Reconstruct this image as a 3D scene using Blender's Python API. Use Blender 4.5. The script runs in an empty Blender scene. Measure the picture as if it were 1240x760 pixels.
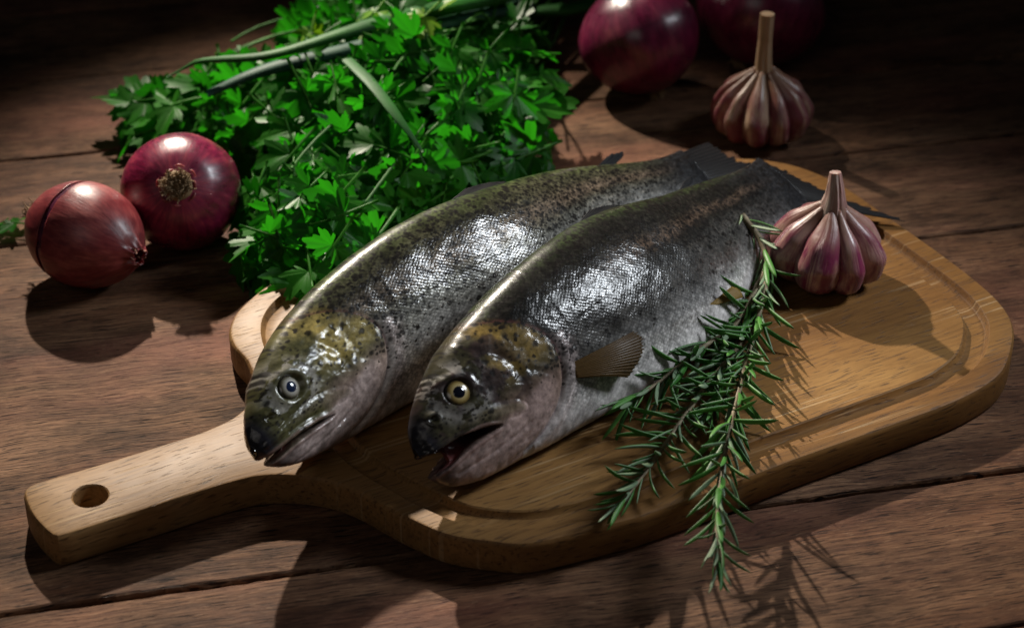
import bpy, bmesh, math, random
import numpy as np
from mathutils import Vector, Matrix
from mathutils.geometry import delaunay_2d_cdt

rnd = random.Random(7)
R = math.radians
scene = bpy.context.scene
COL = scene.collection

# ------------------------------------------------------------------ camera
BT = 0.019                                  # height of the board's top face
PITCH = 33.5
cam_d = bpy.data.cameras.new('camera')
cam = bpy.data.objects.new('camera', cam_d); COL.objects.link(cam)
cam.location = (0.0, -0.9172, 0.6262)
cam.rotation_euler = (R(90 - PITCH), 0, 0)
cam_d.sensor_width = 36; cam_d.lens = 72.58
cam_d.clip_start = 0.02; cam_d.clip_end = 50
cam_d.dof.use_dof = True
cam_d.dof.focus_distance = 1.035
cam_d.dof.aperture_fstop = 8.5
scene.camera = cam

# ------------------------------------------------------------------ light
world = bpy.data.worlds.new('World'); scene.world = world
world.use_nodes = True
bg = world.node_tree.nodes['Background']
bg.inputs[0].default_value = (0.75, 0.85, 1.0, 1); bg.inputs[1].default_value = 0.012

def aim(o, target):
    d = Vector(target) - o.location
    o.rotation_euler = d.to_track_quat('-Z', 'Y').to_euler()

def lamp(name, kind, loc, target, power, color, **kw):
    d = bpy.data.lights.new(name, kind); d.energy = power; d.color = color
    for k, v in kw.items(): setattr(d, k, v)
    o = bpy.data.objects.new(name, d); COL.objects.link(o)
    o.location = loc; aim(o, target)
    return o
lamp('key_spot', 'SPOT', (-0.34, 0.77, 0.65), (-0.03, -0.04, 0.0), 108, (1.0, 0.89, 0.75),
     spot_size=R(44), spot_blend=1.0, shadow_soft_size=0.012)
lamp('window_light', 'SPOT', (0.76, 0.16, 0.66), (0.04, -0.03, 0.03), 34, (0.88, 0.94, 1.0),
     spot_size=R(38), spot_blend=1.0, shadow_soft_size=0.12)
lamp('room_fill', 'AREA', (-0.45, -1.0, 0.95), (-0.02, -0.08, 0.0), 1.05, (1.0, 0.93, 0.86),
     shape='RECTANGLE', size=0.8, size_y=0.6)

vs = scene.view_settings
vs.view_transform = 'Standard'; vs.look = 'None'; vs.exposure = 0.0; vs.gamma = 1.0
vs.use_curve_mapping = False
scene.cycles.use_denoising = True
scene.cycles.max_bounces = 8

# ------------------------------------------------------------------ helpers
def tag(o, label=None, cat=None, group=None, kind=None):
    if label: o['label'] = label
    if cat: o['category'] = cat
    if group: o['group'] = group
    if kind: o['kind'] = kind
    return o

def empty(name, loc=(0, 0, 0), rot=(0, 0, 0)):
    o = bpy.data.objects.new(name, None); COL.objects.link(o)
    o.location = loc; o.rotation_euler = rot; o.empty_display_size = 0.02
    return o

def obj(name, me, parent=None, loc=None):
    o = bpy.data.objects.new(name, me); COL.objects.link(o)
    if parent: o.parent = parent
    if loc is not None: o.location = loc
    return o

def mesh(name, V, F, mat=None, smooth=True, fix=False):
    me = bpy.data.meshes.new(name)
    V = np.asarray(V, dtype=float)
    me.from_pydata(V.tolist(), [], [list(map(int, f)) for f in F])
    if fix:
        bm = bmesh.new(); bm.from_mesh(me)
        bmesh.ops.recalc_face_normals(bm, faces=bm.faces); bm.to_mesh(me); bm.free()
    if smooth: me.polygons.foreach_set('use_smooth', [True] * len(me.polygons))
    if mat: me.materials.append(mat)
    me.update()
    return me

def vattr(me, name, data):
    data = np.asarray(data, dtype=np.float32)
    if data.ndim == 1:
        a = me.attributes.new(name, 'FLOAT', 'POINT'); a.data.foreach_set('value', data)
    else:
        a = me.attributes.new(name, 'FLOAT_VECTOR', 'POINT'); a.data.foreach_set('vector', data.ravel())

def grid_faces(nu, nv, closed_v=False, off=0):
    F = []
    vm = nv if closed_v else nv - 1
    for i in range(nu - 1):
        for j in range(vm):
            k = (j + 1) % nv
            F.append((off + i * nv + j, off + i * nv + k, off + (i + 1) * nv + k, off + (i + 1) * nv + j))
    return F

def catmull(P, n, closed=False):
    P = np.asarray(P, float)
    if closed: Q = np.vstack([P[-1], P, P[0], P[1]]); m = len(P)
    else: Q = np.vstack([2 * P[0] - P[1], P, 2 * P[-1] - P[-2]]); m = len(P) - 1
    out = []
    for i in range(m):
        p0, p1, p2, p3 = Q[i:i + 4]
        for k in range(n):
            t = k / n
            out.append(0.5 * ((2 * p1) + (-p0 + p2) * t + (2 * p0 - 5 * p1 + 4 * p2 - p3) * t * t + (-p0 + 3 * p1 - 3 * p2 + p3) * t ** 3))
    if not closed: out.append(P[-1])
    return np.array(out)

def resample(P, n):
    P = np.asarray(P, float)
    s = np.r_[0, np.cumsum(np.linalg.norm(np.diff(P, axis=0), axis=1))]
    t = np.linspace(0, s[-1], n)
    return np.stack([np.interp(t, s, P[:, k]) for k in range(P.shape[1])], 1)

def frames(P):
    T = np.gradient(P, axis=0); T /= np.linalg.norm(T, axis=1)[:, None]
    up = np.array([0, 0, 1.0]) if abs(T[0][2]) < .9 else np.array([1.0, 0, 0])
    A = []; a = np.cross(T[0], up); a /= np.linalg.norm(a)
    for t in T:
        a = a - t * (a @ t); a /= np.linalg.norm(a); A.append(a)
    A = np.array(A); B = np.cross(T, A)
    return T, A, B

def tube(P, rad, k=8, flat=1.0, cap=True):
    """tube along P with radius per point; flat squeezes the B axis"""
    P = np.asarray(P, float); rad = np.broadcast_to(rad, (len(P),))
    T, A, B = frames(P)
    th = np.linspace(0, 2 * np.pi, k, endpoint=False)
    V = P[:, None] + rad[:, None, None] * (np.cos(th)[None, :, None] * A[:, None] + flat * np.sin(th)[None, :, None] * B[:, None])
    V = V.reshape(-1, 3); F = grid_faces(len(P), k, True)
    if cap:
        n = len(P)
        F.append(tuple(range(k))); F.append(tuple((n - 1) * k + j for j in reversed(range(k))))
    return V, F

class Join:
    def __init__(s): s.V = []; s.F = []; s.n = 0; s.A = {}
    def add(s, V, F, **at):
        V = np.asarray(V); s.V.append(V); s.F += [tuple(i + s.n for i in f) for f in F]; s.n += len(V)
        for k, v in at.items(): s.A.setdefault(k, []).append(np.broadcast_to(v, (len(V),) + np.shape(v)[1:] if np.ndim(v) > 1 else (len(V),)) if np.ndim(v) != 1 or len(v) != len(V) else v)
    def mesh(s, name, mat, **kw):
        me = mesh(name, np.vstack(s.V), s.F, mat, **kw)
        for k, v in s.A.items(): vattr(me, k, np.concatenate(v))
        return me

def hash_lattice(seed, n=256):
    return np.random.RandomState(seed).rand(n, n)
_L = {}
def vnoise(x, y, seed=0):
    if seed not in _L: _L[seed] = hash_lattice(seed)
    L = _L[seed]
    xi = np.floor(x).astype(int); yi = np.floor(y).astype(int)
    fx = x - xi; fy = y - yi
    fx = fx * fx * (3 - 2 * fx); fy = fy * fy * (3 - 2 * fy)
    a = L[xi % 256, yi % 256]; b = L[(xi + 1) % 256, yi % 256]
    c = L[xi % 256, (yi + 1) % 256]; d = L[(xi + 1) % 256, (yi + 1) % 256]
    return (a * (1 - fx) + b * fx) * (1 - fy) + (c * (1 - fx) + d * fx) * fy
def fbm(x, y, seed=0, o=4):
    r = 0; a = .5; t = 0
    for i in range(o):
        r = r + a * vnoise(x * 2 ** i + 17.3 * i, y * 2 ** i + 5.1 * i, seed + i); t += a; a *= .5
    return r / t
def sstep(a, b, x):
    t = np.clip((x - a) / (b - a), 0, 1); return t * t * (3 - 2 * t)
def seg_dist(x, y, P):
    """distance from points to polyline P, and the fraction along it"""
    P = np.asarray(P, float); best = np.full(np.shape(x), 1e9); fr = np.zeros(np.shape(x))
    L = np.r_[0, np.cumsum(np.linalg.norm(np.diff(P, axis=0), axis=1))]
    for i in range(len(P) - 1):
        a, b = P[i], P[i + 1]; d = b - a; l2 = d @ d
        t = np.clip(((x - a[0]) * d[0] + (y - a[1]) * d[1]) / l2, 0, 1)
        q = np.hypot(x - a[0] - t * d[0], y - a[1] - t * d[1])
        m = q < best; best = np.where(m, q, best); fr = np.where(m, (L[i] + t * np.sqrt(l2)) / L[-1], fr)
    return best, fr

# ------------------------------------------------------------------ materials
class M:
    """small node-graph helper"""
    def __init__(s, name):
        s.m = bpy.data.materials.new(name); s.m.use_nodes = True
        s.t = s.m.node_tree; s.b = s.t.nodes['Principled BSDF']; s.out = s.t.nodes['Material Output']
    def lk(s, a, b): s.t.links.new(a, b)
    def put(s, sock, v):
        if isinstance(v, bpy.types.NodeSocket): s.lk(v, sock)
        elif v is not None:
            if isinstance(v, (tuple, list)) and len(v) == 3 and sock.type == 'RGBA': v = (*v, 1)
            sock.default_value = v
    def n(s, typ, **kw):
        n = s.t.nodes.new(typ)
        for k, v in kw.items(): setattr(n, k, v)
        return n
    def attr(s, name): return s.n('ShaderNodeAttribute', attribute_name=name)
    def obj(s): return s.n('ShaderNodeTexCoord').outputs['Object']
    def math(s, op, a, b=None, c=None):
        n = s.n('ShaderNodeMath', operation=op); s.put(n.inputs[0], a); s.put(n.inputs[1], b)
        if c is not None: s.put(n.inputs[2], c)
        return n.outputs[0]
    def vmath(s, op, a, b=None):
        n = s.n('ShaderNodeVectorMath', operation=op); s.put(n.inputs[0], a); s.put(n.inputs[1], b)
        return n.outputs[0]
    def map(s, v, scale=(1, 1, 1), rot=(0, 0, 0), loc=(0, 0, 0)):
        n = s.n('ShaderNodeMapping'); s.put(n.inputs['Vector'], v)
        n.inputs['Scale'].default_value = scale; n.inputs['Rotation'].default_value = rot; n.inputs['Location'].default_value = loc
        return n.outputs[0]
    def noise(s, v, scale, detail=4, rough=.55, dist=0, out=0):
        n = s.n('ShaderNodeTexNoise'); s.put(n.inputs['Vector'], v); n.inputs['Scale'].default_value = scale
        n.inputs['Detail'].default_value = detail; n.inputs['Roughness'].default_value = rough; n.inputs['Distortion'].default_value = dist
        return n.outputs[out]
    def voro(s, v, scale, rand=1.0, out='Distance', feature='F1'):
        n = s.n('ShaderNodeTexVoronoi', feature=feature); s.put(n.inputs['Vector'], v); n.inputs['Scale'].default_value = scale
        n.inputs['Randomness'].default_value = rand
        return n.outputs[out]
    def ramp(s, f, *st, interp='LINEAR'):
        n = s.n('ShaderNodeValToRGB'); s.put(n.inputs[0], f); e = n.color_ramp; e.interpolation = interp
        while len(e.elements) < len(st): e.elements.new(.5)
        for el, (p, c) in zip(e.elements, st):
            el.position = p; el.color = (c, c, c, 1) if isinstance(c, (int, float)) else (*c, 1)
        return n.outputs[0]
    def mix(s, f, a, b, mode='MIX'):
        n = s.n('ShaderNodeMix', data_type='RGBA', blend_type=mode)
        s.put(n.inputs[0], f); s.put(n.inputs[6], a); s.put(n.inputs[7], b)
        return n.outputs[2]
    def bump(s, h, strength=.3, dist=.001, normal=None):
        n = s.n('ShaderNodeBump'); n.inputs['Strength'].default_value = strength; n.inputs['Distance'].default_value = dist
        s.put(n.inputs['Height'], h)
        if normal is not None: s.put(n.inputs['Normal'], normal)
        return n.outputs[0]
    def set(s, **kw):
        names = dict(color='Base Color', rough='Roughness', metal='Metallic', normal='Normal', coat='Coat Weight', coat_rough='Coat Roughness',
                     spec='Specular IOR Level', sss='Subsurface Weight', sss_r='Subsurface Radius', sss_s='Subsurface Scale', alpha='Alpha', coat_n='Coat Normal', ior='IOR', sheen='Sheen Weight', trans='Transmission Weight')
        for k, v in kw.items(): s.put(s.b.inputs[names[k]], v)
        return s
    def translucent(s, color, fac):
        t = s.n('ShaderNodeBsdfTranslucent'); s.put(t.inputs['Color'], color)
        m = s.n('ShaderNodeMixShader'); s.put(m.inputs[0], fac)
        s.lk(s.b.outputs[0], m.inputs[1]); s.lk(t.outputs[0], m.inputs[2]); s.lk(m.outputs[0], s.out.inputs[0])
        return s

def plank_material():
    m = M('weathered_plank_wood')
    info = m.n('ShaderNodeObjectInfo')
    off = m.n('ShaderNodeCombineXYZ'); s = m.math('MULTIPLY', info.outputs['Random'], 37.0)
    m.put(off.inputs[0], s); m.put(off.inputs[1], m.math('MULTIPLY', info.outputs['Random'], 11.0))
    v = m.vmath('ADD', m.obj(), off.outputs[0])
    warp = m.vmath('MULTIPLY', m.vmath('SUBTRACT', m.noise(v, 7, 3, out=1), (.5, .5, .5)), (0.0, .022, .0))
    w = m.vmath('ADD', v, warp)
    broad = m.noise(m.map(w, (4.5, 34, 10)), 1.0, 6, .66)
    fine = m.noise(m.map(w, (30, 560, 90)), 1.0, 5, .7)
    pores = m.noise(m.map(w, (60, 1000, 200)), 1.0, 2, .5)
    blot = m.noise(m.map(v, (5, 9, 6)), 1.0, 5, .6)
    base = m.ramp(broad, (.28, (.036, .015, .008)), (.42, (.092, .039, .020)), (.55, (.155, .074, .038)), (.70, (.23, .125, .068)))
    grey = m.ramp(fine, (.3, (.060, .031, .018)), (.7, (.225, .135, .080)))
    c = m.mix(m.ramp(blot, (.40, 0.08), (.64, .80)), base, grey)
    c = m.mix(m.math('MULTIPLY', m.ramp(fine, (.36, 1.0), (.56, 0.0)), .55), c, (.035, .02, .016), 'MIX')
    c = m.mix(m.ramp(pores, (.37, .95), (.41, 0.0)), c, (.022, .013, .010))
    red = m.noise(m.map(v, (3.0, 12, 5), loc=(5, 3, 1)), 1.0, 3)
    c = m.mix(m.ramp(red, (.5, 0.0), (.68, .5)), c, (.20, .075, .052))
    fl = m.noise(m.map(w, (120, 760, 150)), 1.0, 3, .65)
    c = m.mix(m.ramp(fl, (.60, 0.0), (.70, .55)), c, (.27, .165, .100))
    c = m.mix(m.ramp(fl, (.34, .8), (.40, 0.0)), c, (.030, .016, .011))
    patch = m.noise(m.map(v, (13, 30, 9), loc=(2, 7, 4)), 1.0, 5, .7)
    c = m.mix(1.0, c, m.ramp(patch, (.30, .30), (.5, .90), (.70, 1.35)), 'MULTIPLY')
    # small knots
    kd = m.voro(m.map(v, (7.5, 11, 1), loc=(.3, .7, 0)), 1.0, 1.0)
    c = m.mix(m.ramp(kd, (.045, .9), (.12, 0.0)), c, (.014, .008, .006))
    h = m.math('ADD', m.math('MULTIPLY', fine, .6), m.math('MULTIPLY', m.ramp(pores, (.30, 0.0), (.40, 1.0)), .5))
    h = m.math('ADD', m.math('ADD', h, m.math('MULTIPLY', broad, .8)), m.math('MULTIPLY', fl, .7))
    m.set(color=c, rough=m.ramp(blot, (.3, .58), (.7, .8)), spec=.1, normal=m.bump(h, .6, .0012))
    return m.m

def board_material():
    m = M('oiled_board_wood')
    v = m.obj()
    warp = m.vmath('MULTIPLY', m.vmath('SUBTRACT', m.noise(v, 5, 3, out=1), (.5, .5, .5)), (0.0, .03, .03))
    w = m.vmath('ADD', v, warp)
    broad = m.noise(m.map(w, (2.0, 22, 22)), 1.0, 5, .6)
    fine = m.noise(m.map(w, (22, 480, 420)), 1.0, 4, .7)
    pores = m.noise(m.map(w, (75, 900, 700)), 1.0, 1, .5)
    blot = m.noise(v, 9, 4, .6)
    c = m.ramp(broad, (.28, (.115, .046, .010)), (.5, (.210, .098, .024)), (.72, (.30, .160, .048)))
    c = m.mix(m.ramp(blot, (.38, .55), (.62, 0.0)), c, (.13, .060, .019))
    # paler, drier handle end, darker oil-soaked middle of the board
    sx = m.n('ShaderNodeSeparateXYZ'); m.put(sx.inputs[0], v)
    dry = m.math('ADD', m.ramp(m.math('ADD', sx.outputs[0], .25), (0.12, 1.0), (0.33, 0.0)), m.math('MULTIPLY', m.math('SUBTRACT', blot, .5), .8))
    c = m.mix(m.math('MULTIPLY', dry, .5), c, (.34, .205, .088))
    c = m.mix(m.math('MULTIPLY', m.ramp(fine, (.34, 1.0), (.54, 0.0)), .45), c, (.070, .032, .011))
    c = m.mix(m.ramp(pores, (.33, .6), (.40, 0.0)), c, (.045, .022, .010))
    # knife scratches, two directions
    sc = None
    for a, sc_ in ((0.9, (7, 330, 1)), (-0.5, (6, 420, 1)), (1.5, (9, 380, 1))):
        s1 = m.noise(m.map(v, sc_, (0, 0, a)), 1.0, 0, .4)
        s1 = m.ramp(s1, (.735, 0.0), (.76, 1.0))
        sc = s1 if sc is None else m.math('MAXIMUM', sc, s1)
    cutmask = m.ramp(m.noise(v, 11, 2), (.45, 0.0), (.6, 1.0))
    sc = m.math('MULTIPLY', sc, cutmask)
    c = m.mix(m.math('MULTIPLY', sc, .35), c, (.50, .36, .20))
    h = m.math('ADD', m.math('MULTIPLY', fine, .5), m.ramp(pores, (.27, 0.0), (.36, .5)))
    h = m.math('SUBTRACT', h, m.math('MULTIPLY', sc, .5))
    m.set(color=c, rough=m.ramp(blot, (.3, .46), (.7, .62)), spec=.22, normal=m.bump(h, .45, .0006))
    return m.m

MAT_PLANK = plank_material()
MAT_BOARD = board_material()

def simple(name, color, rough=.5, **kw):
    m = M(name); m.set(color=color, rough=rough, **kw); return m

# ------------------------------------------------------------------ table
TA = R(12.5)
def table():
    m = simple('dark_table_underside', (.012, .009, .008), .9)
    nz = m.noise(m.obj(), 40, 3); m.set(color=m.ramp(nz, (.3, (.008, .006, .005)), (.7, (.02, .014, .011))))
    V = [(-.75, -.5, -.034), (1.0, -.5, -.034), (1.0, 1.0, -.034), (-.75, 1.0, -.034), (-.75, -.5, -.05), (1.0, -.5, -.05), (1.0, 1.0, -.05), (-.75, 1.0, -.05)]
    F = [(0, 1, 2, 3), (7, 6, 5, 4), (0, 4, 5, 1), (1, 5, 6, 2), (2, 6, 7, 3), (3, 7, 4, 0)]
    t = obj('table_top', mesh('table_top', V, F, m.m, smooth=False)); t.rotation_euler.z = TA
    tag(t, 'reddish brown weathered plank table top', 'table', kind='structure')
    seams = [(-.478, .0010), (-.372, .0007), (-.266, .0016), (-.161, .0026), (-.055, .0005), (.0555, .0019), (.161, .0022), (.264, .0016), (.37, .0008), (.475, .0010), (.58, .001), (.685, .001), (.79, .001), (.895, .001)]
    r = random.Random(3)
    rows = [(seams[i], seams[i + 1], -.70, .95) for i in (0, 1, 2, 6, 7, 8, 9, 10, 11, 12)]
    rows += [(seams[3], seams[6], -.70, .0398), (seams[3], seams[5], .0402, .95), (seams[5], seams[6], .0402, .95)]
    for i, ((q0, g0), (q1, g1), x0_, x1_) in enumerate(rows):
        y0 = q0 + g0 / 2; y1 = q1 - g1 / 2
        n = 280
        xs = np.linspace(x0_, x1_, n); yc = .5 * (y0 + y1)
        sd = 100 + 7 * i
        e0 = (y0 - yc) + (fbm(xs * 30, xs * 0 + .3, sd) - .5) * .0022 * (g0 > .0012) + (fbm(xs * 160, xs * 0 + 2, sd + 3) - .5) * .0012 * (g0 > .0012)
        e1 = (y1 - yc) - (fbm(xs * 30, xs * 0 + .7, sd + 40) - .5) * .0022 * (g1 > .0012) - (fbm(xs * 160, xs * 0 + 3, sd + 43) - .5) * .0012 * (g1 > .0012)
        b0 = .0008 + .0016 * fbm(xs * 60, xs * 0 + 1, sd + 9); b1 = .0008 + .0016 * fbm(xs * 60, xs * 0 + 5, sd + 11)
        z = r.uniform(-.0007, 0.0)
        if i > 9: z = 0.0
        prof = [(e0, xs * 0 - .033), (e0, xs * 0 - b0 * 1.3), (e0 + b0 * .35, xs * 0 - b0 * .4), (e0 + b0, xs * 0)]
        prof += [(e0 + (e1 - e0) * k / 6, xs * 0) for k in range(1, 6)]
        prof += [(e1 - b1, xs * 0), (e1 - b1 * .35, xs * 0 - b1 * .4), (e1, xs * 0 - b1 * 1.3), (e1, xs * 0 - .033)]
        V = np.stack([np.stack([xs, a, b], 1) for a, b in prof], 1).reshape(-1, 3)
        F = grid_faces(n, len(prof))
        k = len(prof)
        F += [tuple(range(k)), tuple((n - 1) * k + j for j in reversed(range(k)))]
        o = obj('plank', mesh('plank', V, F, MAT_PLANK, smooth=False, fix=True), t, (0, yc, z))
table()

# ------------------------------------------------------------------ cutting board
BO = Vector((0.03219, -0.18385, 0)); BA = R(28.54)
def board():
    root = empty('cutting_board', BO, (0, 0, BA))
    tag(root, 'light wooden cutting board with juice groove and round-holed handle under the fish', 'cutting board')
    edge = [(.03, -.0015), (.07, -.0015), (.12, 0), (.188, 0), (.2233, .0015), (.2529, .0091), (.2753, .0267), (.2895, .0440), (.2967, .0645), (.2993, .0911),
            (.2996, .1222), (.2985, .1625), (.2965, .205), (.2870, .2360), (.2690, .2565), (.2460, .2685), (.2200, .2740), (.17, .2752), (.10, .2752), (.03, .2750), (-.005, .2745), (-.0350, .2702), (-.0625, .2548), (-.0765, .2394), (-.0820, .2225),
            (-.0818, .2013), (-.0887, .1772), (-.1030, .1640), (-.1220, .1590), (-.1429, .1582), (-.1766, .158), (-.2055, .1585), (-.2125, .1572), (-.2160, .1520), (-.2172, .1360), (-.2150, .1215),
            (-.2125, .1155), (-.2060, .1138), (-.17, .1138), (-.1289, .1136), (-.1106, .1108), (-.0940, .1010), (-.0835, .0905), (-.0760, .0775), (-.0710, .0645), (-.063, .0458), (-.054, .03), (-.0402, .0172), (-.0210, .0055)]
    edge = resample(catmull(edge + [edge[0]], 10), 420)[:-1]
    gout = [(.04, .0085), (.12, .0100), (.205, .0115), (.2300, .0150), (.2533, .0245), (.2705, .0400), (.2800, .0540), (.2862, .0760), (.2872, .107), (.2860, .16), (.2830, .2020), (.2715, .2300), (.2540, .2480), (.2300, .2590), (.20, .2630), (.10, .2640), (.02, .2635),
            (-.0150, .2620), (-.0412, .2530), (-.0580, .2380), (-.0670, .2180), (-.0715, .1900), (-.0740, .15), (-.0730, .1103), (-.0695, .0911), (-.0631, .0731), (-.0539, .0505), (-.0424, .0325), (-.0200, .0165), (.006, .0100)]
    gout = resample(catmull(gout + [gout[0]], 10), 300)[:-1]
    def inset(P, d):
        T = np.roll(P, -1, 0) - np.roll(P, 1, 0); T /= np.linalg.norm(T, axis=1)[:, None]
        Nn = np.stack([-T[:, 1], T[:, 0]], 1)
        return P + Nn * d
    area = lambda P: .5 * np.sum(P[:, 0] * np.roll(P[:, 1], -1) - np.roll(P[:, 0], -1) * P[:, 1])
    if area(edge) < 0: edge = edge[::-1]
    if area(gout) < 0: gout = gout[::-1]
    V = []; F = []
    def loop(P, z):
        i0 = len(V); V.extend([(x, y, z) for x, y in P]); return list(range(i0, i0 + len(P)))
    def bridge(a, b):
        n = len(a)
        for i in range(n): F.append((a[i], a[(i + 1) % n], b[(i + 1) % n], b[i]))
    bt = BT
    L = [loop(inset(edge, .0022), 0.0002), loop(inset(edge, .0006), .0014), loop(edge, .0035), loop(edge, bt - .0028), loop(inset(edge, .0004), bt - .0014), loop(inset(edge, .0012), bt - .0004), loop(inset(edge, .0022), bt)]
    F.append(tuple(reversed(L[0])))
    for a, b in zip(L, L[1:]): bridge(a, b)
    # groove rings, from the rim inwards
    G = [(0, 0), (.0005, -.0005), (.0011, -.0022), (.0024, -.0036), (.005, -.0042), (.0085, -.0042), (.0112, -.0038), (.0124, -.0024), (.0130, -.0007), (.0138, 0)]
    GL = [loop(inset(gout, d), bt + z) for d, z in G]
    for a, b in zip(GL, GL[1:]): bridge(a, b)
    F.append(tuple(GL[-1]))
    # handle hole
    hc = np.array((-.1885, .1358)); th = np.linspace(0, 2 * np.pi, 48, endpoint=False)
    circ = lambda r: hc + r * np.stack([np.cos(th), np.sin(th)], 1)
    H = [loop(circ(.0090), bt), loop(circ(.0083), bt - .0006), loop(circ(.0080), bt - .002), loop(circ(.0080), .0004)]
    for a, b in zip(H, H[1:]): bridge(b, a)
    # flat rim with two holes
    idx = L[-1] + GL[0] + H[0]
    pts = [Vector(V[i][:2]) for i in idx]
    def ring(s, n): return [(s + i, s + (i + 1) % n) for i in range(n)]
    a, b, c = len(L[-1]), len(GL[0]), len(H[0])
    rv, re, rf, ov, oe, of = delaunay_2d_cdt(pts, ring(0, a) + ring(a, b) + ring(a + b, c), [], 0, 1e-7)
    def inside(P, x, y):
        x1, y1 = P[:, 0], P[:, 1]; x2, y2 = np.roll(x1, -1), np.roll(y1, -1)
        cr = ((y1 > y) != (y2 > y)) & (x < (x2 - x1) * (y - y1) / (y2 - y1 + 1e-12) + x1)
        return cr.sum() % 2 == 1
    E_ = inset(edge, .0022); HC = circ(.0090)
    mp = {k: (idx[o[0]] if o else None) for k, o in enumerate(ov)}
    for f in rf:
        cx = sum(rv[i][0] for i in f) / len(f); cy = sum(rv[i][1] for i in f) / len(f)
        if inside(E_, cx, cy) and not inside(gout, cx, cy) and not inside(HC, cx, cy):
            F.append(tuple(mp[i] for i in f))
    me = mesh('board_body', V, F, MAT_BOARD, smooth=True)
    o = obj('board_body', me, root)
    md = o.modifiers.new('split', 'EDGE_SPLIT'); md.split_angle = R(28)
    return root
board()

# ------------------------------------------------------------------ fish
def fish_material(name, front):
    m = M(name)
    col = m.attr('paint').outputs['Color']
    rest = m.attr('rest').outputs['Vector']
    mk = m.n('ShaderNodeSeparateXYZ'); m.put(mk.inputs[0], m.attr('mask').outputs['Vector'])
    scale, spot, shine = mk.outputs
    # scale lattice: cells on a diagonal grid, longer along the body
    lat = m.map(m.map(rest, (1 / .0017, 1 / .0014, 0)), rot=(0, 0, R(45)))
    lat = m.vmath('ADD', lat, m.vmath('MULTIPLY', m.noise(rest, 60, 2, out=1), (1.6, 1.6, 0)))
    vn = m.n('ShaderNodeTexVoronoi', feature='F1'); m.put(vn.inputs['Vector'], lat); vn.inputs['Scale'].default_value = 1.0; vn.inputs['Randomness'].default_value = .5
    cell = vn.outputs['Color']; dist = vn.outputs['Distance']
    c = col
    # dark speckles: two sizes
    for sc, r0, r1, seed in ((1 / .0050, .24, .34, 0), (1 / .0030, .26, .38, 3.3), (1 / .0021, .24, .38, 7.1)):
        wv = m.vmath('ADD', m.map(rest, (1, 1.15, 0), loc=(seed, seed, 0)), m.vmath('MULTIPLY', m.noise(rest, 330, 3, out=1), (.0034, .0030, 0)))
        sn = m.n('ShaderNodeTexVoronoi', feature='F1'); m.put(sn.inputs['Vector'], wv); sn.inputs['Scale'].default_value = sc
        sel = m.n('ShaderNodeSeparateColor'); m.put(sel.inputs[0], sn.outputs['Color'])
        on = m.math('LESS_THAN', sel.outputs[0], spot)
        sp = m.math('MULTIPLY', m.ramp(sn.outputs['Distance'], (r0, 1.0), (r1 + .08, 0.0)), on)
        c = m.mix(m.math('MULTIPLY', sp, .9), c, (.012, .010, .009))
    # blotchy, uneven pigment
    mo = m.noise(rest, 340, 5, .68); mo2 = m.noise(m.map(rest, (1, 1, 0), loc=(.4, .2, 0)), 950, 3, .6)
    c = m.mix(1.0, c, m.math('MAXIMUM', m.math('ADD', m.math('MULTIPLY', mo, 2.3), -.15), .12), 'MULTIPLY')
    c = m.mix(m.math('MULTIPLY', m.ramp(mo2, (.56, 0.0), (.68, .55)), m.math('MINIMUM', m.math('MULTIPLY', spot, 1.4), 1.0)), c, (.014, .012, .010))
    # every scale slightly different, dark rim between scales
    cs = m.n('ShaderNodeSeparateColor'); m.put(cs.inputs[0], cell)
    vary = m.math('ADD', m.math('MULTIPLY', m.math('SUBTRACT', cs.outputs[1], .5), m.math('MULTIPLY', scale, .7)), 1.0)
    rim = m.math('SUBTRACT', 1.0, m.math('MULTIPLY', m.ramp(dist, (.36, 0.0), (.62, .34)), scale))
    c = m.vmath('MULTIPLY', c, None) if False else m.mix(1.0, c, m.math('MULTIPLY', vary, rim), 'MULTIPLY')
    # facetted normals
    geo = m.n('ShaderNodeNewGeometry').outputs['Normal']
    tilt = m.vmath('MULTIPLY', m.vmath('SUBTRACT', cell, (.5, .5, .5)), (.07, .07, .07))
    sv = m.n('ShaderNodeCombineXYZ'); [m.put(sv.inputs[i], scale) for i in range(3)]
    tilt = m.vmath('MULTIPLY', tilt, sv.outputs[0])
    nrm = m.vmath('NORMALIZE', m.vmath('ADD', geo, tilt))
    h = m.math('MULTIPLY', m.math('SUBTRACT', 1.0, dist), scale)
    wr = m.noise(m.map(rest, (1, 1, 1)), 330, 6, .72)
    h = m.math('ADD', h, m.math('MULTIPLY', wr, .9))
    b = m.bump(h, .24, .0007, nrm)
    wet = m.noise(rest, 38, 3, .6)
    m.set(color=c, metal=m.math('MULTIPLY', shine, .06 if front else .22), rough=m.ramp(wet, (.3, .26), (.7, .40)), spec=.14, normal=b,
          coat=m.ramp(m.noise(rest, 120, 5, .7), (.40, .08), (.60, .75 if front else 1.0)), coat_rough=.08, coat_n=m.bump(m.math('ADD', h, m.math('MULTIPLY', wet, 3.0)), .24, .0007, nrm))
    return m.m

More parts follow.
